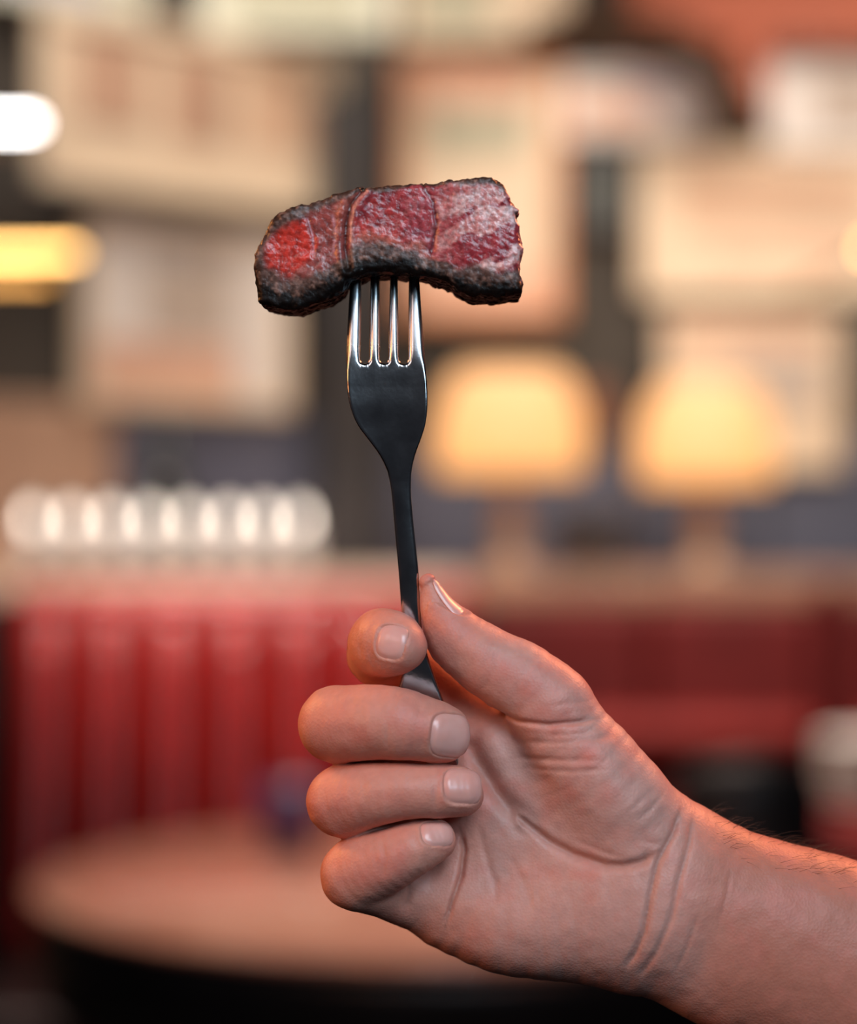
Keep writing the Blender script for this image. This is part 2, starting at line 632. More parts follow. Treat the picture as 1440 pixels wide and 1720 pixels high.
SHADE = ((.93, 0), (.98, .10), (1.0, .28), (.98, .50), (.90, .72), (.78, .90), (.66, 1.0))     # domed fabric shade


def table_lamp(px, D, r1, r0, ytop, ybot, label):
    base = Vector(((px - 720) / K * D, D, lz))
    o = empty('table_lamp', base, label, 'lamp', None)
    zt = CAM_Z - (ytop - 860) / K * D - lz
    zb = CAM_Z - (ybot - 860) / K * D - lz
    lathe('lamp_shade', [(r0 * q_, zb + (zt - zb) * h_) for q_, h_ in SHADE] + [(r0 * q_ - .004, zb + (zt - zb) * h_) for q_, h_ in SHADE[::-1]], shade_m, o, closed=True)
    lathe('lamp_base', [(0.0, 0), (0.05, 0), (0.052, 0.008), (0.02, 0.02), (0.026, 0.05), (0.030, 0.08),
                        (0.022, 0.115), (0.012, 0.135), (0.0, 0.135)], lampbase_m, o)
    lathe('pole', [(0.006, 0.13), (0.006, zb + 0.06), (0.0, zb + 0.06)], brass_m, o, n=14)
    bm = bmesh.new()
    bmesh.ops.create_uvsphere(bm, u_segments=16, v_segments=10, radius=0.022)
    for v in bm.verts: v.co.z += zb + 0.085
    bm_obj('bulb', bm, emissive('bulb_lit', (1.0, 0.7, 0.4), 2.5), o, smooth=True)
    for k in range(3):      # spider that carries the shade
        a_ = k * 2 * math.pi / 3
        bm = bmesh.new()
        add_box(bm, (0, -0.0015, zb + 0.058), (r0 * .97 - 0.003, 0.0015, zb + 0.061), Matrix.Rotation(a_, 4, 'Z'))
        bm_obj('shade_arm', bm, brass_m, o)
    L = bpy.data.lights.new('lamp_light', 'POINT')
    L.energy = 0.4
    L.color = (1.0, 0.55, 0.25)
    L.shadow_soft_size = 0.02
    lo = link(bpy.data.objects.new('lamp_light', L), o)
    lo.location = (0, 0, zb + 0.13)
    return o


table_lamp(857, 3.92, 0.105, 0.138, 622, 797, 'lit table lamp with an orange shade, just right of the fork')
table_lamp(1186, 3.98, 0.088, 0.128, 646, 812, 'lit table lamp with an orange shade, in front of the cream picture at the right')
# a far amber night light between them
p = W(1000, 690, 4.3)
nl = empty('wall_light', p, 'small dim amber wall light between the two table lamps', 'light')
box('wall_plate', (-0.03, 0.03, -0.05), (0.03, 0.10, 0.05), brass_m, nl, bevel=0.004)
box('amber_glass', (-0.035, -0.01, -0.04), (0.035, 0.03, 0.05), emissive('dim_amber', (1.0, 0.30, 0.08), 0.12, (0.12, 0.04, 0.02)), nl, bevel=0.01)

# ------------------------------------------------------------------ row of glasses on the left ledge; flames added for their bright glints
glint_m = emissive('glint_flame', (1.0, 0.86, 0.72), 6.5)
wax_m = simple('white_wax', (0.8, 0.76, 0.7), 0.5, var=0.03)
m, nt, pp = new_mat('clear_glass')
for n_ in list(nt.nodes):
    if n_.type == 'BSDF_PRINCIPLED': nt.nodes.remove(n_)
g1 = nt.nodes.new('ShaderNodeBsdfTransparent')
g1.inputs[0].default_value = (0.95, 0.95, 0.95, 1)
g2 = nt.nodes.new('ShaderNodeBsdfGlossy')
g2.inputs['Roughness'].default_value = 0.22
mx = nt.nodes.new('ShaderNodeMixShader')
fr = nt.nodes.new('ShaderNodeLayerWeight')
fr.inputs['Blend'].default_value = 0.25
nt.links.new(fr.outputs['Fresnel'], mx.inputs[0])
nt.links.new(g1.outputs[0], mx.inputs[1])
nt.links.new(g2.outputs[0], mx.inputs[2])
nt.links.new(mx.outputs[0], nt.nodes['Material Output'].inputs['Surface'])
glass_m = m


def glint_glass(x, y, label, group):
    o = empty('glint_glass', (x, y, lz), label, 'glint_candle', group)
    lathe('glass_cup', [(0.0, 0.0), (0.022, 0.0), (0.027, 0.03), (0.029, 0.125), (0.027, 0.125), (0.025, 0.03),
                        (0.020, 0.006), (0.0, 0.006)], glass_m, o, n=28)
    lathe('glint_candle', [(0.0, 0.007), (0.019, 0.007), (0.019, 0.079), (0.0, 0.077)], wax_m, o, n=20)
    lathe('glint_flame', [(0.0, 0.078), (0.0075, 0.085), (0.0095, 0.094), (0.0065, 0.106), (0.0, 0.122)], glint_m, o, n=14)
    return o


CG = 'row of glasses on the ledge, with added flames for glints'
xs_ = [55, 121, 187, 253, 319, 385, 446, 506]
ords = ['first', 'second', 'third', 'fourth', 'fifth', 'sixth', 'seventh', 'last']
proto = None
for i, px in enumerate(xs_):
    D = 3.78
    x = (px - 720) / K * D
    lab = '%s glass from the left in the row on the pale ledge, flames added for its glint' % ords[i]
    if proto is None:
        proto = glint_glass(x, D, lab, CG)
    else:
        c_ = proto.copy()
        COL.objects.link(c_)
        c_.location = (x, D, lz)
        c_['label'] = lab
        for ch in list(proto.children):
            d_ = ch.copy()
            COL.objects.link(d_)
            d_.parent = c_

# drinking glasses between the lamps on the right ledge
for px, lab in ((960, 'empty drinking glass beside the foot of the first table lamp'),
                (1022, 'empty drinking glass midway between the two table lamps')):
    D = 3.88
    o = empty('drinking_glass', ((px - 720) / K * D, D, lz - 0.002), lab, 'glass', 'drinking glasses on the right ledge')
    lathe('glass_bowl', [(0.0, 0.0), (0.026, 0.0), (0.034, 0.11), (0.032, 0.11), (0.024, 0.008), (0.0, 0.008)], glass_m, o, n=28)

# dark bottle on the ledge under the square picture
p = Vector(((278 - 720) / K * 3.86, 3.86, lz))
o = empty('bottle', p, 'dark bottle standing behind the row of glasses', 'bottle')
bot_m = simple('dark_green_glass', (0.012, 0.018, 0.014), 0.15, var=0.1)
lathe('bottle_body', [(0, 0), (0.034, 0), (0.036, 0.01), (0.036, 0.15), (0.028, 0.185), (0.0135, 0.215), (0.0125, 0.265),
                      (0.0, 0.265)], bot_m, o, n=28)
lathe('cap', [(0.014, 0.262), (0.0145, 0.29), (0.0, 0.29)], dark_m, o, n=20)

# ------------------------------------------------------------------ benches
m, nt, pp = new_mat('red_leather')
tc, nz, rp = noise_mix(nt, (0.29, 0.009, 0.008), (0.37, 0.014, 0.011), 14)
nt.links.new(rp.outputs['Color'], pp.inputs['Base Color'])
pp.inputs['Roughness'].default_value = 0.28
pp.inputs['Coat Weight'].default_value = 0.28
pp.inputs['Coat Roughness'].default_value = 0.18
vo = nt.nodes.new('ShaderNodeTexVoronoi')
vo.inputs['Scale'].default_value = 500
nt.links.new(tc.outputs['Object'], vo.inputs['Vector'])
b_ = nt.nodes.new('ShaderNodeBump')
b_.inputs['Strength'].default_value = 0.2
b_.inputs['Distance'].default_value = 0.001
nt.links.new(vo.outputs['Distance'], b_.inputs['Height'])
nt.links.new(b_.outputs['Normal'], pp.inputs['Normal'])
leather = m
seat_m = simple('near_black_leather', (0.022, 0.005, 0.005), 0.5, var=0.15, scale=10)
leather2 = simple('dark_red_leather', (0.115, 0.009, 0.008), 0.6, var=0.15, scale=10, spec=0.25)
roll_m = simple('red_roll_leather', (0.20, 0.014, 0.010), 0.6, var=0.15, scale=10, spec=0.25)

DB = 3.60
bz1 = CAM_Z - (984 - 860) / K * DB
bx0 = (25 - 720) / K * DB
bx1 = (795 - 720) / K * DB
bench = empty('bench', ((bx0 + bx1) / 2, DB, 0), 'red leather bench with vertical channel tufting behind the round table', 'bench')
ox = bench.location.x
box('back_board', (bx0 - ox, -0.002, 0.0), (bx1 - ox, 0.045, bz1 - 0.02), leather2, bench)
pitch = 105 / K * DB


def channel(name, w, z0, z1, depth, mat, parent, x, y):
    """an upholstered tube: half-ellipse section, rounded head and foot"""
    nu, nv = 16, 18
    verts, faces = [], []
    for j in range(nv + 1):
        v = j / nv
        z = z0 + (z1 - z0) * v
        e = min(1.0, (1 - v) * (z1 - z0) / 0.05)
        e2 = min(1.0, v * (z1 - z0) / 0.04)
        k = math.sqrt(max(0.0, 1 - (1 - e) ** 2)) * math.sqrt(max(0.0, 1 - (1 - e2) ** 2)) 
        for i in range(nu + 1):
            t = math.pi * i / nu
            lean = 0.11 * (1 - v)
            verts.append((x - w / 2 * math.cos(t), y - 0.006 - lean - depth * (math.sin(t) ** 0.8) * (0.25 + 0.75 * k) * (1 if k > 0 else 0.3), z))
    for j in range(nv):
        for i in range(nu):
            a0 = j * (nu + 1) + i
            faces.append((a0, a0 + 1, a0 + nu + 2, a0 + nu + 1))
    n0 = len(verts)      # back plate closes it
    for x_, z_ in ((x - w / 2, z0), (x + w / 2, z0), (x + w / 2, z1), (x - w / 2, z1)):
        verts.append((x_, y + 0.002, z_))
    faces.append((n0, n0 + 3, n0 + 2, n0 + 1))
    return mesh_obj(name, verts, faces, mat, parent)


nchan = 7
for i in range(nchan):
    x = bx0 - ox + pitch * (i + 0.5) + 0.008
    channel('back_channel', pitch * 0.90, 0.46, bz1 - 0.035, 0.046, leather, bench, x, 0.0)
pl = pill('top_roll', bx1 - bx0 - 0.05, 0.028, leather, bench, loc=((bx0 + bx1) / 2 - ox, -0.005, bz1 - 0.028))
box('seat_cushion', (bx0 - ox, -0.50, 0.34), (bx1 - ox, -0.125, 0.47), seat_m, bench, bevel=0.03, seg=4)
box('plinth', (bx0 - ox + 0.02, -0.46, 0.0), (bx1 - ox - 0.02, 0.0, 0.34), black_m, bench)
box('end_panel', (bx0 - ox - 0.05, -0.10, 0.0), (bx0 - ox, 0.05, bz1 - 0.02), black_m, bench, bevel=0.008)

DR = 3.74
rz1 = CAM_Z - (1012 - 860) / K * DR


def plain_bench(x0, x1, npad, label):
    w = x1 - x0
    b = empty('bench', (x0, DR, 0), label, 'bench')
    box('back_board', (0, 0.0, 0.0), (w, 0.045, rz1 - 0.01), dark_m, b)
    for k in range(npad):
        box('back_pad', (k * w / npad + 0.002, -0.06, 0.60), ((k + 1) * w / npad - 0.002, -0.001, rz1), leather2, b, bevel=0.022, seg=4)
    pill('back_roll', w - 0.08, 0.034, roll_m, b, loc=(w / 2, -0.085, CAM_Z - (1232 - 860) / K * (DR - 0.08)))
    box('seat_cushion', (0, -0.30, 0.33), (w, -0.065, 0.46), leather2, b, bevel=0.03, seg=4)
    box('plinth', (0.02, -0.27, 0.0), (w - 0.02, 0.0, 0.33), black_m, b)


plain_bench(0.09, 0.670, 2, 'plain dark red bench with a padded roll, right of the hand')
plain_bench(0.722, 1.30, 2, 'plain dark red bench cut by the right edge, beyond the slim post')
po = box('bench_post', (0.675, 3.68, 0.0), (0.717, 3.74, CAM_Z - (978 - 860) / K * 3.70), leather2, bevel=0.008)
tag(po, 'slim dark red post between the two plain benches', 'post')

# ------------------------------------------------------------------ tables
m, nt, pp = new_mat('pale_table_top')
tc, nz, rp = noise_mix(nt, (0.46, 0.22, 0.155), (0.55, 0.27, 0.19), 6)
nt.links.new(rp.outputs['Color'], pp.inputs['Base Color'])
pp.inputs['Roughness'].default_value = 0.16
pp.inputs['Specular IOR Level'].default_value = 0.7
table_m = m


def round_table(cx, cy, r, zt, top_m, label, edge_m=black_m):
    o = empty('round_table', (cx, cy, 0), label, 'table')
    lathe('table_top', [(0, zt - 0.012), (r - 0.004, zt - 0.012), (r, zt - 0.008), (r, zt - 0.002), (r - 0.003, zt), (0, zt)],
          top_m, o, n=96)
    lathe('table_edge', [(0, zt - 0.13), (r - 0.012, zt - 0.13), (r - 0.001, zt - 0.034), (r - 0.001, zt - 0.0125), (0, zt - 0.0125)],
          edge_m, o, n=96)
    lathe('column', [(0.045, 0.03), (0.045, zt - 0.13)], black_m, o, n=28)
    lathe('foot_disc', [(0, 0.0), (0.24, 0.0), (0.24, 0.012), (0.06, 0.035), (0, 0.035)], black_m, o, n=48)
    return o


round_table(0.01, 2.68, 0.50, 0.745, table_m, 'large round table with a pale shiny top and black edge behind the hand')
# blue-violet tumbler on that table
o = empty('tumbler', ((487 - 720) / K * 2.86, 2.86, 0.745), 'blue-violet glass tumbler on the large round table', 'glass')
violet_m = simple('violet_glass', srgb(84, 58, 96), 0.25, var=0.1)
lathe('glass_body', [(0, 0), (0.034, 0), (0.042, 0.09), (0.040, 0.09), (0.031, 0.008), (0, 0.008)], violet_m, o, n=28)

cloth_m = simple('dark_red_cloth', (0.24, 0.018, 0.015), 0.8, var=0.1)
tb = empty('round_table', (0.80, 3.10, 0), 'small table under a dark red cloth at the right edge', 'table')
verts, faces = [], []
n = 96
for k, (r, z) in enumerate(((0.0, 0.776), (0.29, 0.776), (0.30, 0.770), (0.303, 0.72), (0.308, 0.64), (0.315, 0.55))):
    for i in range(n):
        a_ = 2 * math.pi * i / n
        w_ = (0.012 * (k - 2) if k > 2 else 0) * math.sin(11 * a_)
        verts.append(((r + w_) * math.cos(a_), (r + w_) * math.sin(a_), z))
for k in range(5):
    for i in range(n):
        j = (i + 1) % n
        faces.append((k * n + i, k * n + j, (k + 1) * n + j, (k + 1) * n + i))
cl_ = mesh_obj('tablecloth', verts, faces, cloth_m)
cl_.location = (0.80, 3.10, 0)
tag(cl_, 'dark red cloth hanging over the small table at the right edge', 'tablecloth')
lathe('table_top', [(0, 0.75), (0.285, 0.75), (0.285, 0.775), (0, 0.775)], black_m, tb, n=60)
lathe('column', [(0.04, 0.02), (0.04, 0.75)], black_m, tb, n=24)
lathe('foot_disc', [(0, 0.0), (0.2, 0.0), (0.2, 0.015), (0, 0.02)], black_m, tb, n=40)
china = simple('white_china', srgb(240, 232, 222), 0.3, var=0.04)
for k in range(6):
    o = lathe('plate', [(0, 0.0), (0.05, 0.0), (0.09, 0.012), (0.093, 0.014), (0.088, 0.0155), (0.05, 0.005), (0, 0.004)], china, None, n=48,
              loc=(0, 0, 0))
    o.location = (0.655, 3.10, 0.7765 + k * 0.0165)
    tag(o, 'white plate, %s of the stack on the red cloth' % ('lowest', 'second from the bottom', 'third from the bottom', 'third from the top', 'second from the top', 'topmost')[k],
        'plate', 'stack of white plates')

# black chair in front of the plain bench
p = W(1258, 0, 2.75)
ch = empty('chair', (p.x, 2.75, 0), 'black dining chair in front of the plain red bench, beside the small table', 'chair')
zt = CAM_Z - (1268 - 860) / K * 2.75
bm = bmesh.new()
nu = 14
rows = []
for j in range(9):
    z = 0.50 + (zt - 0.50) * j / 8
    row = []
    for i in range(nu + 1):
        u_ = -1 + 2 * i / nu
        hw = 0.095 if j < 8 else 0.085
        drop = 0.018 * u_ * u_ if j == 8 else 0
        row.append((u_ * hw, -0.02 - 0.03 * (1 - u_ * u_) + 0.0 * j, z - drop))
    rows.append(row)
for dy in (0, 0.018):
    pass
vv = [[bm.verts.new(q) for q in row] for row in rows]
v2 = [[bm.verts.new((q[0], q[1] + 0.018, q[2])) for q in row] for row in rows]
for j in range(8):
    for i in range(nu):
        bm.faces.new((vv[j][i], vv[j][i + 1], vv[j + 1][i + 1], vv[j + 1][i]))
        bm.faces.new((v2[j][i], v2[j + 1][i], v2[j + 1][i + 1], v2[j][i + 1]))
    bm.faces.new((vv[j][0], vv[j + 1][0], v2[j + 1][0], v2[j][0]))
    bm.faces.new((vv[j][nu], v2[j][nu], v2[j + 1][nu], vv[j + 1][nu]))
for i in range(nu):
    bm.faces.new((vv[8][i], vv[8][i + 1], v2[8][i + 1], v2[8][i]))
    bm.faces.new((vv[0][i], v2[0][i], v2[0][i + 1], vv[0][i + 1]))
bm_obj('backrest', bm, black_m, ch, smooth=True)
box('seat', (-0.17, -0.02, 0.43), (0.17, 0.32, 0.47), black_m, ch, bevel=0.015, seg=3)
for sx in (-0.145, 0.145):
    for sy in (0.015, 0.285):
        bm = bmesh.new()
        bmesh.ops.create_cone(bm, segments=12, radius1=0.012, radius2=0.018, depth=0.43, cap_ends=True)
        for v in bm.verts: v.co += Vector((sx, sy, 0.215))
        bm_obj('leg', bm, black_m, ch, smooth=True)
for sx in (-0.075, 0.075):
    box('back_post', (sx - 0.01, -0.03, 0.47), (sx + 0.01, -0.012, 0.56), black_m, ch)

# ================================================================== THE FORK


def rowlerp(y, ys, vs):
    return np.interp(y, ys, vs)


FY = [395, 440, 470, 520, 560, 600, 640, 665, 690, 715, 740, 765, 790, 820, 860, 900, 960, 1020, 1060, 1110, 1140, 1170, 1220, 1300, 1370, 1395, 1408]
FL = [597, 590, 588, 585.2, 583.2, 582.3, 583, 585, 590.5, 601.5, 620, 638, 650, 656.5, 660.5, 664, 669.5, 674, 677.5, 680, 674, 667, 668, 682, 696, 702, 716]
FR = [698, 703, 704.8, 708, 711, 714, 717.4, 718.6, 718, 714.5, 706.5, 697.5, 692, 690.5, 693, 697, 703, 706.5, 710, 721, 731, 742, 758, 774, 783, 780, 766]


def cr(xs, ys_, step):
    """smooth resample of a function given at knots"""
    t = np.arange(xs[0], xs[-1] + 1e-6, step)
    xs = np.array(xs, float)
    ys_ = np.array(ys_, float)
    m_ = np.gradient(ys_, xs)
    i = np.clip(np.searchsorted(xs, t, side='right') - 1, 0, len(xs) - 2)
    h = xs[i + 1] - xs[i]
    u = (t - xs[i]) / h
    return t, ((2 * u ** 3 - 3 * u ** 2 + 1) * ys_[i] + (u ** 3 - 2 * u ** 2 + u) * h * m_[i]
               + (-2 * u ** 3 + 3 * u ** 2) * ys_[i + 1] + (u ** 3 - u ** 2) * h * m_[i + 1])


ty, tl = cr(FY, FL, 5)
_, tr = cr(FY, FR, 5)
fork_poly = [(x, y) for x, y in zip(tl, ty)] + [(x, y) for x, y in zip(tr[::-1], ty[::-1])]


def fork_bend(x, y):
    """depth of the fork's middle surface"""
    z = np.interp(y, [380, 430, 500, 560, 620, 680, 740, 800, 860, 960, 1100, 1250, 1420],
                  [-28, -24, -14.5, -4, 4.5, 7, 2, -5, -9, -15, -26, -34, -40])
    k = np.ones(9) / 9.0
    return z


_by = np.arange(340, 1460, 2.0)
_bz = fork_bend(0, _by)
_kr = np.hanning(31); _kr /= _kr.sum()
_bz = np.convolve(np.pad(_bz, 15, mode='edge'), _kr, mode='valid')


def build_fork():
    xs = np.arange(572, 796, 1.25)
    ys = np.arange(385, 1418, 1.5)
    zs = np.arange(-14, 14.1, 1.25)
    X2, Y2 = np.meshgrid(xs, ys, indexing='ij')
    d2 = poly_sdf(X2, Y2, fork_poly)
    for (xa, xb, ra, rb) in ((613.0, 614.3, 7.0, 7.6), (645.4, 646.6, 6.6, 8.8), (678.3, 677.6, 7.2, 9.4)):
        ya, yb = 604.0, 340.0
        yt = 470.0
        t = np.clip((Y2 - ya) / (yb - ya), 0, 1)
        xc = xa + (xb - xa) * np.clip((Y2 - ya) / (yt - ya), 0, 2)
        r = ra + (rb - ra) * np.clip((Y2 - ya) / (yt - ya), 0, 2)
        ds = np.hypot(X2 - xc, np.maximum(Y2 - ya, 0)) - r
        d2 = np.maximum(d2, -ds)
    half = np.interp(ys, [385, 420, 600, 650, 740, 800, 900, 1050, 1150, 1300, 1410], [2.5, 6.0, 7.0, 6.2, 7.0, 9.0, 9.5, 9.5, 8, 6.5, 5])
    rr = np.interp(ys, [385, 420, 600, 640, 740, 800, 1100, 1410], [2.4, 5.9, 6.8, 4.0, 3.0, 4.5, 4.5, 3.5])
    h3 = half[None, :, None]
    r3 = rr[None, :, None]
    a = d2[:, :, None] + r3
    b = np.abs(zs)[None, None, :] - h3 + r3
    F = (np.hypot(np.maximum(a, 0), np.maximum(b, 0)) + np.minimum(np.maximum(a, b), 0) - r3).astype(np.float32)
    v, f = surface_nets(F, xs, ys, zs)
    v = relax(v, f, 12, 0.5)
    # bowl: the middle of the head sits deeper than its edges
    L = np.interp(v[:, 1], ty, tl)
    R = np.interp(v[:, 1], ty, tr)
    c = (L + R) / 2
    u = (v[:, 0] - c) / ((R - L) / 2)
    dish = np.interp(v[:, 1], [500, 590, 640, 720, 770, 820], [0.3, 0.8, 2.0, 1.8, 0.6, 0.0])
    # shallow hollow with softly rolled edges
    v[:, 2] += dish * (np.abs(u) ** 2.6 - 0.5) + np.interp(v[:, 1], _by, _bz)
    # round the backs of the tines
    y_ = v[:, 1]
    k_ = np.clip((604.0 - y_) / 134.0, 0, 2)
    e_ = [L, 613.0 + 1.3 * k_ - 7.0 - 0.6 * k_, 613.0 + 1.3 * k_ + 7.0 + 0.6 * k_, 645.4 + 1.2 * k_ - 6.6 - 2.2 * k_,
          645.4 + 1.2 * k_ + 6.6 + 2.2 * k_, 678.3 - 0.7 * k_ - 7.2 - 2.2 * k_, 678.3 - 0.7 * k_ + 7.2 + 2.2 * k_, R]
    zl = v[:, 2] - np.interp(y_, _by, _bz)
    front_ = sstep(1.0, 5.0, zl)
    fade_ = 1 - sstep(585, 622, y_)
    for q in range(4):
        a_, b__ = e_[2 * q], e_[2 * q + 1]
        ut = (v[:, 0] - (a_ + b__) / 2) / ((b__ - a_) / 2)
        ins = np.abs(ut) < 1.15
        v[:, 2] += np.where(ins, 5.0 * (np.sqrt(np.clip(1.02 - np.clip(ut, -1, 1) ** 2, 0, 1)) - 0.7), 0) * front_ * fade_
    # the handle's front is gently crowned
    crown = np.interp(v[:, 1], [760, 840, 1060, 1120], [0, 2.0, 2.0, 0.0])
    v[:, 2] -= crown * u * u
    return v, f


steel, nt, pp = new_mat('brushed_steel')
pp.inputs['Metallic'].default_value = 1.0
pp.inputs['Roughness'].default_value = 0.24
tc, nz, rp = noise_mix(nt, (0.50, 0.50, 0.51), (0.60, 0.60, 0.61), 220, 4)
nt.links.new(rp.outputs['Color'], pp.inputs['Base Color'])
rr_ = nt.nodes.new('ShaderNodeMapRange')
rr_.inputs['To Min'].default_value = 0.14
rr_.inputs['To Max'].default_value = 0.18
nt.links.new(nz.outputs['Fac'], rr_.inputs['Value'])
# the tines are brushed, the bowl and handle polished
sx_ = nt.nodes.new('ShaderNodeSeparateXYZ')
nt.links.new(tc.outputs['Object'], sx_.inputs[0])
tr_ = nt.nodes.new('ShaderNodeMapRange')
tr_.inputs['From Min'].default_value = 780 * S
tr_.inputs['From Max'].default_value = 840 * S
tr_.inputs['To Min'].default_value = 0.0
tr_.inputs['To Max'].default_value = 0.17
nt.links.new(sx_.outputs['Z'], tr_.inputs['Value'])
sm_ = nt.nodes.new('ShaderNodeMath')
sm_.operation = 'ADD'
nt.links.new(rr_.outputs['Result'], sm_.inputs[0])
nt.links.new(tr_.outputs['Result'], sm_.inputs[1])
nt.links.new(sm_.outputs[0], pp.inputs['Roughness'])
b_ = nt.nodes.new('ShaderNodeBump')
b_.inputs['Strength'].default_value = 0.05
b_.inputs['Distance'].default_value = 0.0004
n2 = nt.nodes.new('ShaderNodeTexNoise')
n2.inputs['Scale'].default_value = 900
nt.links.new(tc.outputs['Object'], n2.inputs['Vector'])
nt.links.new(n2.outputs['Fac'], b_.inputs['Height'])
nt.links.new(b_.outputs['Normal'], pp.inputs['Normal'])

fv, ff = build_fork()
fork = empty('fork', (0, 0, 0), 'steel fork held upright in the hand, its tines in the steak', 'fork')
fork.location = local_to_world([(740, 1400, -38)])[0]
fk_inv = np.array(fork.location)
fc = fv[ff].mean(axis=1)
lab = np.full(len(fc), 1)
lab[fc[:, 1] > 790] = 0
tn = (fc[:, 1] < 606)
for k, (x0, x1) in enumerate(((0, 613.5), (613.5, 646), (646, 678), (678, 2000))):
    lab[tn & (fc[:, 0] >= x0) & (fc[:, 0] < x1)] = 2 + k
# normals of the whole fork, kept on every part so that the metal runs on without a seam
w_all = local_to_world(fv)
fn = np.cross(w_all[ff[:, 2]] - w_all[ff[:, 0]], w_all[ff[:, 3]] - w_all[ff[:, 1]])
vn = np.zeros_like(w_all)
for c_ in range(4):
    for q in range(3):
        vn[:, q] += np.bincount(ff[:, c_], weights=fn[:, q], minlength=len(vn))
vn /= np.linalg.norm(vn, axis=1)[:, None] + 1e-12
for k, nm in enumerate(('handle', 'fork_head', 'tine', 'tine', 'tine', 'tine')):
    u, g = sub_faces(fv, ff, lab == k)
    o = np_mesh(nm, fv[u], g, steel, fork)
    co = np.empty(len(o.data.vertices) * 3, np.float32)
    o.data.vertices.foreach_get('co', co)
    co = co.reshape(-1, 3) - fk_inv.astype(np.float32)
    o.data.vertices.foreach_set('co', co.ravel())
    if len(o.data.vertices) == len(u):
        o.data.normals_split_custom_set_from_vertices(vn[u].tolist())
    o.data.update()

# ================================================================== THE STEAK
SO = [(454, 366), (472, 356), (490, 349), (505, 343), (520, 342), (534, 337), (548, 331), (562, 325), (580, 321), (602, 317), (635, 313),
      (660, 309), (685, 309), (710, 306), (735, 305), (761, 301), (785, 300), (808, 297), (826, 297), (837, 301), (846, 308), (850, 318),
      (857, 330), (861, 340), (866, 346), (873, 351), (872, 356), (866, 357), (872, 378), (875, 396), (878, 414), (880, 432), (877, 440), (873, 452), (874, 470),
      (878, 487), (877, 505), (855, 509), (833, 511), (815, 511), (797, 512), (785, 508), (775, 503), (765, 495), (757, 490),
      (745, 486), (736, 483), (720, 478), (707, 475), (678, 472), (655, 470), (631, 471), (615, 472), (606, 476), (594, 479), (584, 484),
      (581, 492), (574, 500), (562, 508), (550, 514), (537, 519), (515, 525), (500, 531), (487, 531), (470, 530), (454, 526), (444, 524),
      (436, 519), (432, 510), (431, 499), (428, 485), (427, 470), (427, 455), (427, 443), (431, 424), (436, 407), (442, 395), (449, 384), (452, 374)]
HALF_Z = 74.0


def steak_shape(X, Y, Z, d2):
    # rough crust on the rim, softer relief on the cut face
    n1 = fbm(X / 13.0, Y / 13.0, Z / 13.0, 3)
    n2 = vnoise(X / 5.5 + 9, Y / 5.5, Z / 5.5)
    a = d2 + 2.4 * n1 + 1.4 * n2
    zf = HALF_Z + 5 * vnoise(X / 60.0, Y / 60.0, Z * 0 + 3.3)
    # seams between the muscles
    fiber = vnoise(X / 16.0 + Y / 40.0, Y / 5.0 - X / 12.0, Z / 20.0)
    face = 1.0 * n1 + 0.5 * fiber
    r = 11.0
    b = np.abs(Z + 2) - zf + face + r
    aa = a + r
    return np.hypot(np.maximum(aa, 0), np.maximum(b, 0)) + np.minimum(np.maximum(aa, b), 0) - r


# the outline is that of the front edge; bring it to the middle of the slab
SP = []
for (x, y) in SO:
    q = 1 - HALF_Z * S / D0
    up = y < 430
    xx = 720 + (x - 720) * q
    yy = 860 + (y - 860) * (q if up else 1 / q * 0.999 - 0.003)
    SP.append((xx, yy))


def build_steak():
    h = 1.6
    xs = np.arange(418, 892, h)
    ys = np.arange(288, 545, h)
    zs = np.arange(-88, 90, 2.0)
    X2, Y2 = np.meshgrid(xs, ys, indexing='ij')
    d2 = poly_sdf(X2, Y2, SP).astype(np.float32)
    # seam grooves on the cut face
    s1 = seg_dist2d(X2, Y2, [(612, 330), (592, 352), (585, 385), (583, 425), (588, 458)])
    s2 = seg_dist2d(X2, Y2, [(712, 322), (728, 350), (733, 385), (726, 430)])
    s3 = seg_dist2d(X2, Y2, [(522, 378), (531, 410), (530, 440)])
    gr = 5.0 * np.exp(-(s1 / 5.0) ** 2) + 2.6 * np.exp(-(s2 / 4.5) ** 2) + 2.0 * np.exp(-(s3 / 3.0) ** 2) \
        - 3.0 * np.exp(-((s1 - 11) / 7.0) ** 2)
    X, Y, Z = np.meshgrid(xs.astype(np.float32), ys.astype(np.float32), zs.astype(np.float32), indexing='ij')
    F = steak_shape(X, Y, Z, d2[:, :, None])
    F = F + (gr[:, :, None] * sstep(30, 60, Z)).astype(np.float32)
    v, f = surface_nets(F, xs, ys, zs)
    v = relax(v, f, 1, 0.4)
    return v, f


def mix(a, b, t):
    return a * (1 - t[:, None]) + b * t[:, None]


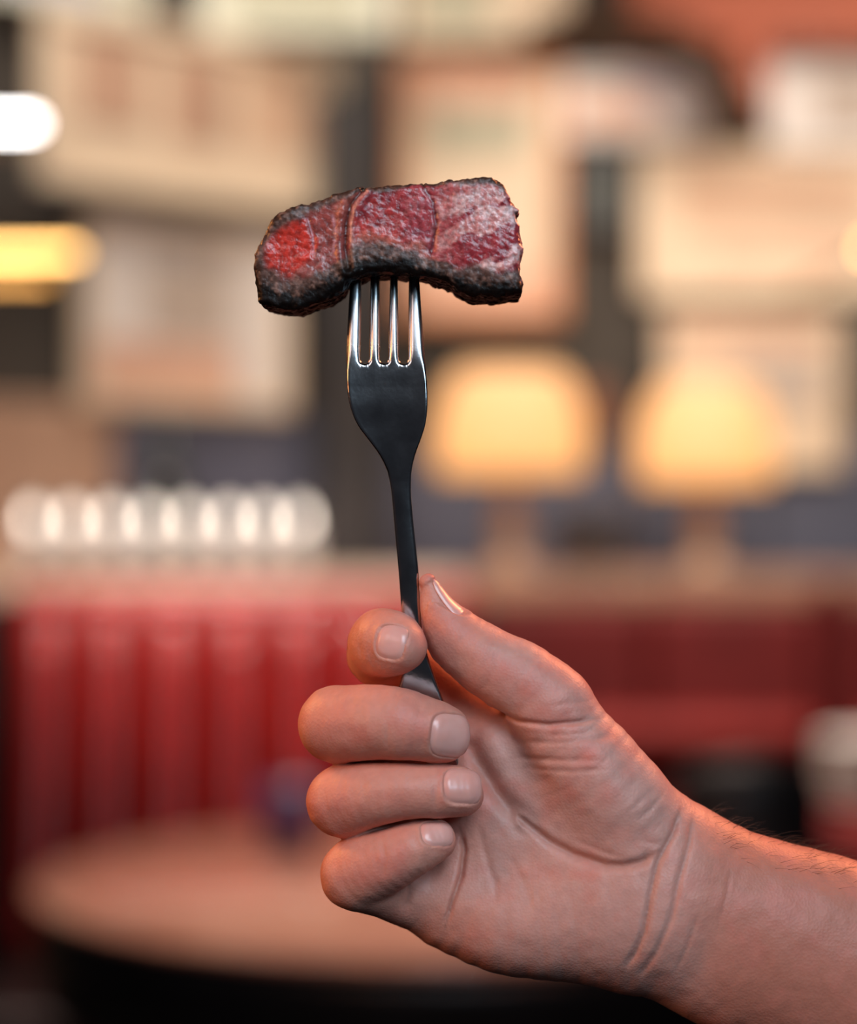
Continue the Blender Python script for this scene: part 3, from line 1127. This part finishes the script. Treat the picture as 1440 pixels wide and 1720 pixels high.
def steak_colors(v):
    x, y, z = v.T
    G = lambda col: np.tile(np.array(col, float), (len(x), 1))
    d2 = -poly_sdf(x, y, SP)          # depth inside the outline
    n = fbm(x / 22, y / 22, z / 22, 4)
    nf = fbm(x / 7, y / 7, z / 7, 3)
    ng = vnoise(x / 3.2, y / 3.2, z / 3.2)
    bx = [427, 470, 520, 570, 600, 640, 690, 730, 770, 820, 880]
    ybot = np.interp(x, bx, [500, 528, 522, 500, 474, 468, 470, 478, 498, 508, 506])
    ytop = np.interp(x, bx, [420, 362, 343, 330, 325, 320, 314, 312, 308, 305, 330])
    db = ybot - y
    dt = y - ytop
    tb = np.interp(x, bx, [72, 60, 54, 56, 60, 56, 46, 36, 46, 50, 50]) + 8 * n
    tt = np.interp(x, [427, 480, 540, 575, 600, 700, 800, 880], [34, 36, 28, 20, 13, 9, 14, 16]) + 5 * n
    dl = x - 430 + 6 * n
    red, crim, pink, pale = (0.58, 0.045, 0.030), (0.27, 0.030, 0.036), (0.60, 0.22, 0.20), (0.78, 0.50, 0.47)
    brown, blk = (0.060, 0.030, 0.020), (0.0065, 0.005, 0.0045)
    c = G((0.30, 0.065, 0.055))
    # left lobe: its bright red heart
    e = np.hypot((x - 489) / 46, (y - 424 + (x - 489) * 0.22) / 42)
    c = mix(c, G(red), 1 - sstep(0.80, 1.10, e + 0.18 * n + 0.08 * nf))
    fs = vnoise(x / 4.0 + 0.8 * n, y / 34.0, z / 20)     # upright fibres
    lm = 1 - sstep(575, 588, x)
    c = mix(c, G((0.55, 0.22, 0.20)), lm * sstep(0.35, 0.85, fs) * 0.5)
    c = mix(c, G((0.16, 0.015, 0.015)), lm * sstep(0.35, 0.9, -fs) * 0.55)
    # between the seams: crimson with fibres running up to the right
    mid = sstep(592, 602, x)
    p = (x * 0.80 - y * 0.60)
    q = (x * 0.52 + y * 0.85)
    fib = vnoise(p / 34.0 + 0.5 * n, q / 5.2 + 1.6 * n, z / 30) + 0.4 * vnoise(p / 16.0, q / 2.6 + n, z / 30)
    cm = mix(G(crim), G((0.50, 0.055, 0.050)), sstep(-0.5, 0.6, fbm(x / 32 + 5, y / 16, z / 30, 2)))
    cm = mix(cm, G(pink), sstep(0.25, 0.95, fib) * 0.62)
    cm = mix(cm, G((0.15, 0.012, 0.018)), sstep(0.3, 0.95, -fib) * 0.6)
    cm = mix(cm, G((0.30, 0.07, 0.10)), sstep(655, 700, x) * 0.45)
    cm = mix(cm, G((0.62, 0.20, 0.14)), np.exp(-((db - tb * 1.02) / 9.0) ** 2) * 0.6)
    c = mix(c, cm, mid)
    # far right: pale marbled meat with dark red veins running up to the right
    rt = sstep(728, 742, x + 6 * n)
    wx, wy = 14 * vnoise(x / 36, y / 36, z / 38 + 2), 13 * vnoise(x / 28 + 9, y / 28, z / 38)
    wx, wy = wx + 5 * vnoise(x / 11, y / 11 + 5, z / 20), wy + 5 * vnoise(x / 11 + 3, y / 11, z / 20)
    vein = vnoise((x + wx) / 62.0 + 3, (y + wy + x * 0.52) / 15.0, z / 60) + 0.45 * vnoise((x + wx) / 25.0, (y + wy + x * 0.5) / 7.0, z / 40)
    pal = mix(G(pink), G(pale), sstep(-0.3, 0.5, nf + 0.4 * n))
    pal = mix(pal, G((0.32, 0.035, 0.045)), 1 - sstep(-0.35, 0.12, vein))
    pal = mix(pal, G((0.36, 0.04, 0.05)), (1 - sstep(322, 350, y + 8 * n)) * (1 - sstep(760, 800, x)) * 0.9)
    pal = mix(pal, G((0.46, 0.10, 0.10)), (1 - sstep(745, 790, x + 12 * n)) * 0.55)
    pal = mix(pal, G((0.50, 0.40, 0.38)), np.exp(-(((x - 772) / 12) ** 2 + ((y - 318) / 6) ** 2)) * 0.8)
    c = mix(c, pal, rt)
    # pale membranes, and dark lines along the two seams
    for pts, w, col, a in (([(622, 328), (604, 345), (594, 366), (591, 392), (594, 415), (601, 436)], 3.4, (0.66, 0.30, 0.24), 0.9),
                           ([(598, 336), (580, 352), (570, 372), (567, 398)], 8, (0.46, 0.13, 0.09), 0.7),
                           ([(562, 372), (567, 400), (563, 430)], 2.4, (0.50, 0.28, 0.34), 0.6),
                           ([(520, 376), (529, 402), (532, 440)], 1.8, (0.52, 0.24, 0.28), 0.8),
                           ([(612, 330), (592, 352), (585, 385), (583, 425), (588, 458)], 3.5, (0.07, 0.012, 0.012), 0.9),
                           ([(712, 322), (728, 350), (734, 385), (722, 440)], 3.4, (0.13, 0.014, 0.02), 0.85)):
        c = mix(c, G(col), np.exp(-(seg_dist2d(x, y, pts) / w) ** 2) * a)
    # cooked edge: grey, then brown, then black
    gmask = np.maximum.reduce([1 - sstep(0.80, 1.10, db / tb), 1 - sstep(0.7, 1.25, dt / tt), 1 - sstep(14, 30, dl)])
    gcol = mix(G((0.085, 0.055, 0.045)), G((0.24, 0.15, 0.12)), sstep(-0.2, 0.9, nf + 0.4 * ng))
    c = mix(c, gcol, gmask * 0.95)
    bmask = np.maximum.reduce([1 - sstep(0.40, 0.80, db / tb + 0.14 * nf), 1 - sstep(0.25, 0.75, dt / tt + 0.15 * nf), 1 - sstep(4, 18, dl)])
    bcol = mix(G(brown), G((0.15, 0.085, 0.06)), sstep(0.2, 0.9, nf + 0.5 * ng))
    c = mix(c, bcol, bmask)
    kmask = np.maximum.reduce([1 - sstep(0.34, 0.62, db / tb + 0.13 * nf),
                               (1 - sstep(0.0, 0.30, dt / tt + 0.15 * nf)) * (1 - sstep(560, 680, x)) * 0.7])
    c = mix(c, G(blk), kmask)
    # sides of the slab: seared crust below, brown above
    side = sstep(2, 9, -z + HALF_Z - 4) * (1 - sstep(4, 9, d2))
    scol = mix(G(brown), G((0.13, 0.075, 0.05)), sstep(-0.2, 0.8, nf))
    scol = mix(scol, G(blk), sstep(425, 462, y + 10 * n))
    scol = mix(scol, G((0.36, 0.16, 0.14)), sstep(862, 870, x) * (1 - sstep(470, 495, y)))
    c = mix(c, scol, side)
    wet = 1 - np.maximum(gmask * 0.35 + kmask * 0.15, side * 0.5) + 0.35 * sstep(0.55, 0.9, ng) * gmask
    return np.concatenate([np.clip(c, 0, 1), wet[:, None]], 1)


sv, sf = build_steak()
scol = steak_colors(sv)
m, nt, pp = new_mat('seared_beef')
at = nt.nodes.new('ShaderNodeVertexColor')
at.layer_name = 'tint'
tc = nt.nodes.new('ShaderNodeTexCoord')
nz = nt.nodes.new('ShaderNodeTexNoise')
nz.inputs['Scale'].default_value = 900
nz.inputs['Detail'].default_value = 5
nt.links.new(tc.outputs['Object'], nz.inputs['Vector'])
hm = nt.nodes.new('ShaderNodeMapRange')
hm.inputs['From Min'].default_value = 0.3
hm.inputs['From Max'].default_value = 0.7
hm.inputs['To Min'].default_value = 0.5
hm.inputs['To Max'].default_value = 1.3
nt.links.new(nz.outputs['Fac'], hm.inputs['Value'])
vm = nt.nodes.new('ShaderNodeVectorMath')
vm.operation = 'SCALE'
nt.links.new(at.outputs['Color'], vm.inputs[0])
nt.links.new(hm.outputs['Result'], vm.inputs['Scale'])
nt.links.new(vm.outputs['Vector'], pp.inputs['Base Color'])
mr = nt.nodes.new('ShaderNodeMapRange')
mr.inputs['To Min'].default_value = 0.50
mr.inputs['To Max'].default_value = 0.22
nt.links.new(at.outputs['Alpha'], mr.inputs['Value'])
nt.links.new(mr.outputs['Result'], pp.inputs['Roughness'])
pp.inputs['Subsurface Weight'].default_value = 0.0
ms = nt.nodes.new('ShaderNodeMapRange')
ms.inputs['To Min'].default_value = 0.0
ms.inputs['To Max'].default_value = 0.60
ms.inputs['From Min'].default_value = 0.4
nt.links.new(at.outputs['Alpha'], ms.inputs['Value'])
nt.links.new(ms.outputs['Result'], pp.inputs['Specular IOR Level'])
b_ = nt.nodes.new('ShaderNodeBump')
b_.inputs['Strength'].default_value = 0.40
b_.inputs['Distance'].default_value = 0.0006
nt.links.new(nz.outputs['Fac'], b_.inputs['Height'])
nt.links.new(b_.outputs['Normal'], pp.inputs['Normal'])
steak = np_mesh('steak_piece', sv, sf, m, None, scol)
tag(steak, 'thick slice of rare steak with a charred crust on the fork', 'steak')

# ================================================================== THE HAND


def hp(x, y, z):
    """hand-space point that is seen at frame pixel x, y"""
    q = 1 - z * S / D0
    return (720 + (x - 720) * q, 860 + (y - 860) * q, z)


CHAINS = []     # (points [(x,y,z,r)], blend k, z-flattening)


def resample(pts, n):
    pts = np.array(pts, float)
    t = np.zeros(len(pts))
    t[1:] = np.cumsum(np.linalg.norm(np.diff(pts[:, :3], axis=0), axis=1))
    tt = []
    for i in range(len(pts) - 1):
        tt += list(np.linspace(t[i], t[i + 1], n, endpoint=False))
    tt.append(t[-1])
    tt = np.array(tt)
    out = np.zeros((len(tt), 4))
    for c_ in range(4):
        m_ = np.gradient(pts[:, c_], t)
        i = np.clip(np.searchsorted(t, tt, side='right') - 1, 0, len(t) - 2)
        h = t[i + 1] - t[i]
        u = (tt - t[i]) / h
        out[:, c_] = ((2 * u ** 3 - 3 * u ** 2 + 1) * pts[i, c_] + (u ** 3 - 2 * u ** 2 + u) * h * m_[i]
                      + (-2 * u ** 3 + 3 * u ** 2) * pts[i + 1, c_] + (u ** 3 - u ** 2) * h * m_[i + 1])
    return out


def chain(pts, k=12, flat=1.0, n=4, kin=None):
    P = [(*hp(x, y, z), r * (1 - z * S / D0)) for x, y, z, r in pts]
    P = resample(P, n) if n > 1 else np.array(P)
    CHAINS.append((P, k, flat, kin if kin is not None else k))


# forearm and wrist
chain([(1085, 1512, -48, 150), (1134, 1514, -50, 154), (1210, 1553, -52, 165), (1368, 1607, -58, 175), (1520, 1664, -62, 182),
       (1800, 1775, -70, 205), (2250, 1950, -80, 240)], 30, 0.74, 3)
# palm
chain([(1110, 1460, -55, 110), (960, 1350, -75, 92), (835, 1262, -92, 76)], 55, 1.0, 2)
chain([(1110, 1500, -62, 115), (950, 1420, -82, 96), (785, 1340, -96, 80)], 55, 1.0, 2)
chain([(1110, 1520, -62, 115), (940, 1470, -84, 96), (775, 1430, -92, 78)], 55, 1.0, 2)
chain([(1090, 1525, -58, 130), (1020, 1530, -56, 122), (940, 1540, -54, 106), (850, 1540, -62, 95), (768, 1512, -70, 84)], 45, 1.0, 3)
# ball of the thumb
chain([(1100, 1420, -38, 88), (1050, 1370, -22, 94), (1000, 1302, -14, 88), (955, 1240, -12, 76), (925, 1188, -12, 66)], 34, 1.0, 3)
# thumb
chain([(925, 1186, -12, 71), (882, 1148, -14, 66.5), (840, 1124, -14, 62), (812, 1107, -14, 60), (772, 1078, -14, 53), (750, 1050, -12, 41),
       (736, 1024, -10, 30.5), (727, 1000, -9, 22), (719, 979, -8, 14.5)], 12, 1.0, 3)
# index finger, coming round from behind
chain([(835, 1262, -92, 74), (760, 1195, -130, 62), (690, 1130, -140, 58), (640, 1098, -95, 57)], 20, 1.0, 3)
chain([(640, 1098, -95, 56), (640, 1086, -50, 57), (645, 1080, 0, 58), (660, 1081, 28, 55), (674, 1084, 44, 44)], 5, 1.0, 3)
# middle finger
chain([(785, 1340, -96, 76), (700, 1275, -90, 64), (620, 1232, -50, 62), (568, 1216, -4, 64)], 16, 1.0, 3)
chain([(566, 1217, -2, 65), (605, 1214, 26, 64), (655, 1214, 46, 62), (700, 1221, 52, 56.5), (728, 1229, 48, 53), (745, 1234, 42, 49)], 4, 1.0, 3)
# ring finger
chain([(775, 1430, -92, 74), (700, 1395, -80, 60), (625, 1365, -42, 58), (578, 1346, -4, 60)], 12, 1.0, 3)
chain([(576, 1346, -2, 61), (610, 1338, 22, 57), (650, 1332, 40, 51.5), (700, 1329, 48, 46.5), (745, 1328, 44, 46), (774, 1328, 38, 43.5)], 4, 1.0, 3)
# little finger
chain([(768, 1512, -70, 82), (720, 1500, -62, 70), (660, 1485, -40, 62), (604, 1470, -6, 60)], 14, 1.0, 3)
chain([(600, 1468, -2, 62), (632, 1453, 20, 57), (668, 1437, 36, 50), (702, 1421, 40, 44.5), (731, 1410, 34, 36.5)], 4, 1.0, 3)

GROOVES = [   # polyline in frame pixels, depth, width: palm and wrist creases
    ([(788, 1266), (817, 1307), (854, 1359), (887, 1387), (925, 1415), (963, 1434), (1015, 1448), (1043, 1448), (1072, 1441), (1100, 1420)], 9, 8),
    ([(782, 1235), (806, 1285), (836, 1335), (880, 1385)], 16, 17),
    ([(820, 1187), (840, 1199), (870, 1210), (920, 1214), (975, 1209), (1005, 1203)], 6, 4.5),
    ([(720, 1107), (756, 1134), (788, 1172), (826, 1191)], 3, 8),
    ([(868, 1246), (930, 1243), (1040, 1232)], 2.0, 5), ([(860, 1275), (930, 1272), (1010, 1270)], 2.6, 5), ([(880, 1292), (960, 1290), (1020, 1284)], 1.8, 4),
    ([(900, 1232), (960, 1230), (1010, 1222)], 1.5, 4), ([(905, 1185), (960, 1178), (1000, 1176)], 1.2, 4),
    ([(1142, 1356), (1128, 1392), (1100, 1439), (1086, 1495), (1076, 1552), (1062, 1590), (1043, 1625)], 7, 5.5),
    ([(1164, 1366), (1154, 1410), (1133, 1472), (1119, 1533), (1095, 1590), (1067, 1642)], 4.5, 5.5),
    ([(1168, 1515), (1147, 1580), (1124, 1637)], 2.0, 4), ([(1225, 1448), (1215, 1495), (1197, 1547)], 1.8, 4), ([(1176, 1440), (1168, 1470)], 1.5, 5),
    ([(1119, 1322), (1090, 1352), (1062, 1373)], 2.4, 4), ([(1095, 1318), (1065, 1345), (1040, 1362)], 1.8, 4), ([(1135, 1400), (1100, 1412), (1060, 1400)], 1.6, 6),
    ([(1060, 1440), (1010, 1425), (960, 1405)], 1.5, 5),
    ([(774, 1395), (781, 1432), (775, 1475), (760, 1515), (748, 1560)], 9, 4.5),
    ([(806, 1385), (814, 1430), (830, 1480), (838, 1520)], 2.2, 6), ([(850, 1430), (880, 1480), (900, 1540)], 1.2, 7),
    ([(690, 1478), (688, 1505), (676, 1545)], 5, 6),
    ([(798, 1160), (815, 1150), (822, 1130)], 2.5, 6),
]
FOLDS = [   # fine folds on the backs of the fingers: polyline, depth, width
    ([(650, 1190), (653, 1225), (650, 1262)], 1.3, 3), ([(664, 1195), (667, 1240)], 0.9, 3), ([(734, 1292), (731, 1325), (735, 1360)], 2.2, 6),
    ([(640, 1395), (648, 1430), (644, 1470)], 1.4, 3), ([(653, 1400), (660, 1430)], 0.9, 3), ([(690, 1168), (708, 1190), (700, 1210)], 1.0, 6),
    ([(600, 1300), (604, 1345)], 0.6, 3), ([(548, 1330), (552, 1375)], 0.8, 3), ([(618, 1052), (606, 1085), (612, 1120)], 1.2, 6),
    ([(628, 1070), (622, 1090), (630, 1112)], 1.0, 4),
]

# nails: centre (frame pixel), surface normal guess, direction of growth, half length, half width
NAILS = [
    dict(name='middle', c=(758, 1235, 90), n=(0.16, -0.10, 1.0), t=(1.0, 0.10, -0.2), b=36, a=36),
    dict(name='ring', c=(778, 1321, 80), n=(0.10, -0.18, 1.0), t=(1.0, 0.02, -0.1), b=33, a=30),
    dict(name='little', c=(735, 1399, 68), n=(0.08, -0.36, 1.0), t=(0.97, -0.06, -0.1), b=28, a=22),
    dict(name='index', c=(662, 1080, 70), n=(-0.50, -0.20, 0.85), t=(0.80, 0.10, 0.50), b=25, a=29),
    dict(name='thumb', c=(752, 1004, 0), n=(0.84, -0.46, 0.26), t=(-0.50, -0.86, 0.0), b=40, a=22),
]
for N_ in NAILS:
    n_ = np.array(N_['n'], float); n_ /= np.linalg.norm(n_)
    t_ = np.array(N_['t'], float); t_ -= n_ * (t_ @ n_); t_ /= np.linalg.norm(t_)
    N_['N'], N_['T'], N_['U'] = n_, t_, np.cross(n_, t_)
    N_['C'] = np.array(hp(*N_['c']))


def seg_eval(X, Y, Z, A, B, flat):
    ax, ay, az, ra = A
    bx, by, bz, rb = B
    Zs, az_, bz_ = Z / flat, az / flat, bz / flat
    dx, dy, dz = bx - ax, by - ay, bz_ - az_
    L2 = dx * dx + dy * dy + dz * dz + 1e-9
    t = np.clip(((X - ax) * dx + (Y - ay) * dy + (Zs - az_) * dz) / L2, 0, 1)
    d = np.sqrt((X - ax - t * dx) ** 2 + (Y - ay - t * dy) ** 2 + (Zs - az_ - t * dz) ** 2)
    return d - (ra + (rb - ra) * t)


def smin(a, b, k):
    h = np.maximum(k - np.abs(a - b), 0) / k
    return np.minimum(a, b) - h * h * k * 0.25


def eval_points(P):
    X, Y, Z = P.T
    F = np.full(len(P), 400.0)
    for pts, k, flat, kin in CHAINS:
        g = np.full(len(P), 1e4)
        for A, B in zip(pts[:-1], pts[1:]):
            g = np.minimum(g, seg_eval(X, Y, Z, A, B, flat))
        F = smin(F, g, k)
    return F


def nail_coords(N_, X, Y, Z):
    dx, dy, dz = X - N_['C'][0], Y - N_['C'][1], Z - N_['C'][2]
    u = dx * N_['U'][0] + dy * N_['U'][1] + dz * N_['U'][2]
    v = dx * N_['T'][0] + dy * N_['T'][1] + dz * N_['T'][2]
    w = dx * N_['N'][0] + dy * N_['N'][1] + dz * N_['N'][2]
    return u, v, w


def build_hand():
    xs = np.concatenate([np.arange(478, 1460, 2.8), np.arange(1460, 1560, 5), np.arange(1560, 2560, 14)]).astype(np.float32)
    ys = np.concatenate([np.arange(944, 1740, 2.8), np.arange(1740, 1840, 5), np.arange(1840, 2260, 14)]).astype(np.float32)
    zs = np.arange(-285, 135, 3.0).astype(np.float32)
    F = np.full((len(xs), len(ys), len(zs)), 400.0, np.float32)
    X = xs[:, None, None]
    Y = ys[None, :, None]
    Z = zs[None, None, :]
    for pts, k, flat, kin in CHAINS:
        # bounds of the whole chain
        lo = (pts[:, :3] - pts[:, 3:4]).min(0) - k - 14
        hi = (pts[:, :3] + pts[:, 3:4]).max(0) + k + 14
        i0, i1 = np.searchsorted(xs, [lo[0], hi[0]])
        j0, j1 = np.searchsorted(ys, [lo[1], hi[1]])
        k0, k1 = np.searchsorted(zs, [lo[2], hi[2]])
        if i1 <= i0 or j1 <= j0 or k1 <= k0:
            continue
        G = np.full((i1 - i0, j1 - j0, k1 - k0), 1e4, np.float32)
        for A, B in zip(pts[:-1], pts[1:]):
            m_ = max(A[3], B[3]) + k + 14
            p0 = np.minimum(A[:3], B[:3]) - m_
            p1 = np.maximum(A[:3], B[:3]) + m_
            a0, a1 = np.clip(np.searchsorted(xs, [p0[0], p1[0]]), i0, i1)
            b0, b1 = np.clip(np.searchsorted(ys, [p0[1], p1[1]]), j0, j1)
            c0, c1 = np.clip(np.searchsorted(zs, [p0[2], p1[2]]), k0, k1)
            sl = (slice(a0 - i0, a1 - i0), slice(b0 - j0, b1 - j0), slice(c0 - k0, c1 - k0))
            G[sl] = np.minimum(G[sl], seg_eval(X[a0:a1], Y[:, b0:b1], Z[:, :, c0:c1], A, B, flat))
        sl = (slice(i0, i1), slice(j0, j1), slice(k0, k1))
        F[sl] = smin(F[sl], G, k)
    # palm creases and folds, carved in from the palm side
    X2, Y2 = np.meshgrid(xs, ys, indexing='ij')
    zf = 20.0
    q = 1 / (1 - zf * S / D0)
    XP, YP = 720 + (X2 - 720) * q, 860 + (Y2 - 860) * q
    gr = np.zeros_like(X2)
    for pts, dep, wid in GROOVES + FOLDS:
        # taper towards the ends of each crease
        p = np.array(pts, float)
        d = seg_dist2d(XP, YP, pts)
        e0 = np.hypot(XP - p[0, 0], YP - p[0, 1])
        e1 = np.hypot(XP - p[-1, 0], YP - p[-1, 1])
        tp = sstep(0, 34, e0) * sstep(0, 34, e1)
        gr = np.maximum(gr, dep * tp * np.exp(-(d / wid) ** 2) )
    front = sstep(-70, -35, Z)
    near = F < 24
    F = F + np.where(near, gr[:, :, None] * front, 0).astype(np.float32)
    # soft unevenness of flesh
    lf = 1.6 * vnoise(X2 / 42.0, Y2 / 42.0, X2 * 0) + 0.6 * vnoise(X2 / 17.0 + 4, Y2 / 17.0, X2 * 0)
    F = F + lf[:, :, None].astype(np.float32)
    # nail beds
    for N_ in NAILS:
        c = N_['C']
        R = N_['b'] + 30
        a0, a1 = np.searchsorted(xs, [c[0] - R, c[0] + R])
        b0, b1 = np.searchsorted(ys, [c[1] - R, c[1] + R])
        c0, c1 = np.searchsorted(zs, [c[2] - R - 20, c[2] + R + 20])
        u, v, w = nail_coords(N_, X[a0:a1], Y[:, b0:b1], Z[:, :, c0:c1])
        rho = ((np.abs(u) / N_['a']) ** 3.2 + (np.abs(v) / N_['b']) ** 3.2) ** (1 / 3.2)
        ok = sstep(-45, -25, w)
        rim = np.exp(-((rho - 1.09) / 0.08) ** 2) * (1 - sstep(0.2, 0.8, v / N_['b']))
        F[a0:a1, b0:b1, c0:c1] += ((2.8 * (1 - sstep(0.93, 1.03, rho)) - 1.4 * rim) * ok).astype(np.float32)
    v, f = surface_nets(F, xs, ys, zs)
    v = relax(v, f, 2, 0.5)
    return v, f


def hand_colors(v):
    x, y, z = v.T
    n = fbm(x / 34, y / 34, z / 34, 4)
    base = np.array([0.64, 0.285, 0.215])
    palm = np.array([0.58, 0.315, 0.262])
    red = np.array([0.62, 0.215, 0.165])
    arm = np.array([0.50, 0.195, 0.135])
    c = np.tile(base, (len(x), 1))
    pm = sstep(790, 860, x) * (1 - sstep(1080, 1220, x))
    c = mix(c, np.tile(palm, (len(x), 1)), pm * 0.9)
    c = mix(c, np.tile(arm, (len(x), 1)), sstep(1120, 1260, x))
    r = np.zeros(len(x))
    for (cx, cy, rad) in ((780, 1250, 42), (806, 1335, 36), (760, 1400, 30), (700, 1085, 34), (735, 1090, 60), (650, 1450, 45), (560, 1230, 60),
                          (690, 1200, 40), (930, 1170, 80), (1000, 1270, 60), (830, 1120, 50), (720, 970, 25), (560, 1350, 50)):
        r = np.maximum(r, 0.55 * np.exp(-((x - cx) ** 2 + (y - cy) ** 2) / rad ** 2))
    r = np.clip(r + 0.42 * n, 0, 1)
    c = mix(c, np.tile(red, (len(x), 1)), r)
    fine = fbm(x / 9, y / 9, z / 9, 2)
    c *= (1 + 0.05 * fine)[:, None]
    # shade of the deep creases, painted into the skin colour
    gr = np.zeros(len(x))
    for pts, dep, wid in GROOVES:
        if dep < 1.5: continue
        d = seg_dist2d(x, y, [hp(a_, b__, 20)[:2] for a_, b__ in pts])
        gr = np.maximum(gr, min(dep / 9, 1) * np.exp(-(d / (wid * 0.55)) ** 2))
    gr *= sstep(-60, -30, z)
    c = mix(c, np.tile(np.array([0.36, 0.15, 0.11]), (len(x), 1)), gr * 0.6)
    return np.clip(c, 0, 1)


hv, hf = build_hand()
skin, nt, pp = new_mat('skin')
at = nt.nodes.new('ShaderNodeVertexColor')
at.layer_name = 'tint'
nt.links.new(at.outputs['Color'], pp.inputs['Base Color'])
pp.inputs['Roughness'].default_value = 0.48
pp.inputs['Specular IOR Level'].default_value = 0.4
pp.inputs['Subsurface Weight'].default_value = 0.28
pp.inputs['Subsurface Radius'].default_value = (1.0, 0.35, 0.2)
pp.inputs['Subsurface Scale'].default_value = 0.0035
tc = nt.nodes.new('ShaderNodeTexCoord')
v1 = nt.nodes.new('ShaderNodeTexVoronoi')
v1.inputs['Scale'].default_value = 1400
nz = nt.nodes.new('ShaderNodeTexNoise')
nz.inputs['Scale'].default_value = 420
nz.inputs['Detail'].default_value = 6
nt.links.new(tc.outputs['Object'], v1.inputs['Vector'])
nt.links.new(tc.outputs['Object'], nz.inputs['Vector'])
ad = nt.nodes.new('ShaderNodeMath')
ad.operation = 'ADD'
nt.links.new(v1.outputs['Distance'], ad.inputs[0])
nt.links.new(nz.outputs['Fac'], ad.inputs[1])
b_ = nt.nodes.new('ShaderNodeBump')
b_.inputs['Strength'].default_value = 0.22
b_.inputs['Distance'].default_value = 0.0003
nt.links.new(ad.outputs[0], b_.inputs['Height'])
nt.links.new(b_.outputs['Normal'], pp.inputs['Normal'])
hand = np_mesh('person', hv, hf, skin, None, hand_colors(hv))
tag(hand, 'bare hand and forearm from the right, gripping the steel fork upright', 'person')

nail_m, nt, pp = new_mat('fingernail')
tc, nz, rp = noise_mix(nt, (0.76, 0.36, 0.30), (0.82, 0.43, 0.37), 160, 2)
nt.links.new(rp.outputs['Color'], pp.inputs['Base Color'])
pp.inputs['Roughness'].default_value = 0.30
pp.inputs['Subsurface Weight'].default_value = 0.15
pp.inputs['Subsurface Scale'].default_value = 0.001
pp.inputs['Coat Weight'].default_value = 0.3
pp.inputs['Coat Roughness'].default_value = 0.25


def build_nail(N_):
    nu, nv = 22, 22
    U, V = np.meshgrid(np.linspace(-1, 1, nu), np.linspace(-1, 1, nv), indexing='ij')
    # square grid mapped to a rounded plate
    e = 3.2
    rho = (np.abs(U) ** e + np.abs(V) ** e) ** (1 / e)
    mx_ = np.maximum(np.abs(U), np.abs(V))
    k = np.where(rho > 0, mx_ / np.maximum(rho, 1e-6), 1)
    u = (U * k * N_['a'] * 1.0).ravel()
    v = (V * k * N_['b'] * 1.0).ravel()
    r1 = mx_.ravel()
    P = N_['C'] + u[:, None] * N_['U'] + v[:, None] * N_['T'] + N_['N'] * 45.0
    if N_['name'] == 'thumb':       # a narrow tip: let the plate wrap round it
        P = P - N_['N'] * 39.0
        for _ in range(25):
            d = eval_points(P)
            g = np.stack([(eval_points(P + np.eye(3)[q] * 0.5) - d) / 0.5 for q in range(3)], 1)
            P = P - g * np.clip(d, -6, 6)[:, None] * 0.7
    else:
        for _ in range(60):
            d = eval_points(P)
            P = P - N_['N'] * np.clip(d, -6, 12)[:, None] * 0.8
    # crown a little in the middle, tuck in at the edge
    lift = -0.5 - 2.4 * sstep(0.72, 1.0, r1)
    tip = sstep(0.55, 1.0, v / N_['b'])
    lift = lift + 2.0 * tip
    top = P + N_['N'] * lift[:, None]
    bot = top - N_['N'] * 1.6
    n = nu * nv
    faces = []
    I = np.arange(n).reshape(nu, nv)
    for i in range(nu - 1):
        for j in range(nv - 1):
            faces.append((I[i, j], I[i + 1, j], I[i + 1, j + 1], I[i, j + 1]))
            faces.append((n + I[i, j], n + I[i, j + 1], n + I[i + 1, j + 1], n + I[i + 1, j]))
    ring = list(I[:, 0]) + list(I[-1, 1:]) + list(I[-2::-1, -1]) + list(I[0, -2:0:-1])
    for a_, b__ in zip(ring, ring[1:] + ring[:1]):
        faces.append((a_, a_ + n, b__ + n, b__))
    o = np_mesh('fingernail', np.concatenate([top, bot]), np.array(faces), nail_m, hand)
    bm = bmesh.new()
    bm.from_mesh(o.data)
    bmesh.ops.recalc_face_normals(bm, faces=bm.faces)
    bm.to_mesh(o.data)
    bm.free()
    return o


for N_ in NAILS:
    build_nail(N_)


# fine hairs on the thumb side of the forearm
def arm_hair():
    cu = bpy.data.curves.new('arm_hair', 'CURVE')
    cu.dimensions = '3D'
    cu.bevel_depth = 0.000035
    cu.bevel_resolution = 0
    rs = np.random.RandomState(5)
    m = (hv[:, 0] > 1200) & (hv[:, 0] < 1600) & (hv[:, 1] < 1600) & (hv[:, 2] < 30)
    cand = np.where(m)[0]
    w = local_to_world(hv)
    cen = local_to_world(np.stack([hv[:, 0], np.interp(hv[:, 0], [1134, 1210, 1368, 1520, 1800], [1514, 1553, 1607, 1664, 1775]),
                                   np.full(len(hv), -55.0)], 1))
    pick = rs.choice(cand, 420, replace=False)
    for i in pick:
        p0 = Vector(w[i])
        n_ = (Vector(w[i]) - Vector(cen[i])).normalized()
        if n_.z < 0.1:
            continue
        along = Vector((0.85, 0.0, -0.35)) + Vector(rs.normal(0, 0.18, 3))
        ln = rs.uniform(0.004, 0.008)
        sp = cu.splines.new('POLY')
        sp.points.add(3)
        for k in range(4):
            t = k / 3
            q = p0 + n_ * ln * 0.45 * math.sin(t * 1.5) + along * ln * t * 0.9
            sp.points[k].co = (*q, 1)
            sp.points[k].radius = 1.0 - 0.7 * t
    cu.materials.append(simple('brown_hair', (0.10, 0.045, 0.025), 0.5))
    o = link(bpy.data.objects.new('arm_hair', cu), hand)
    o['kind'] = 'stuff'
    o['label'] = 'short fine brown arm hairs'


arm_hair()
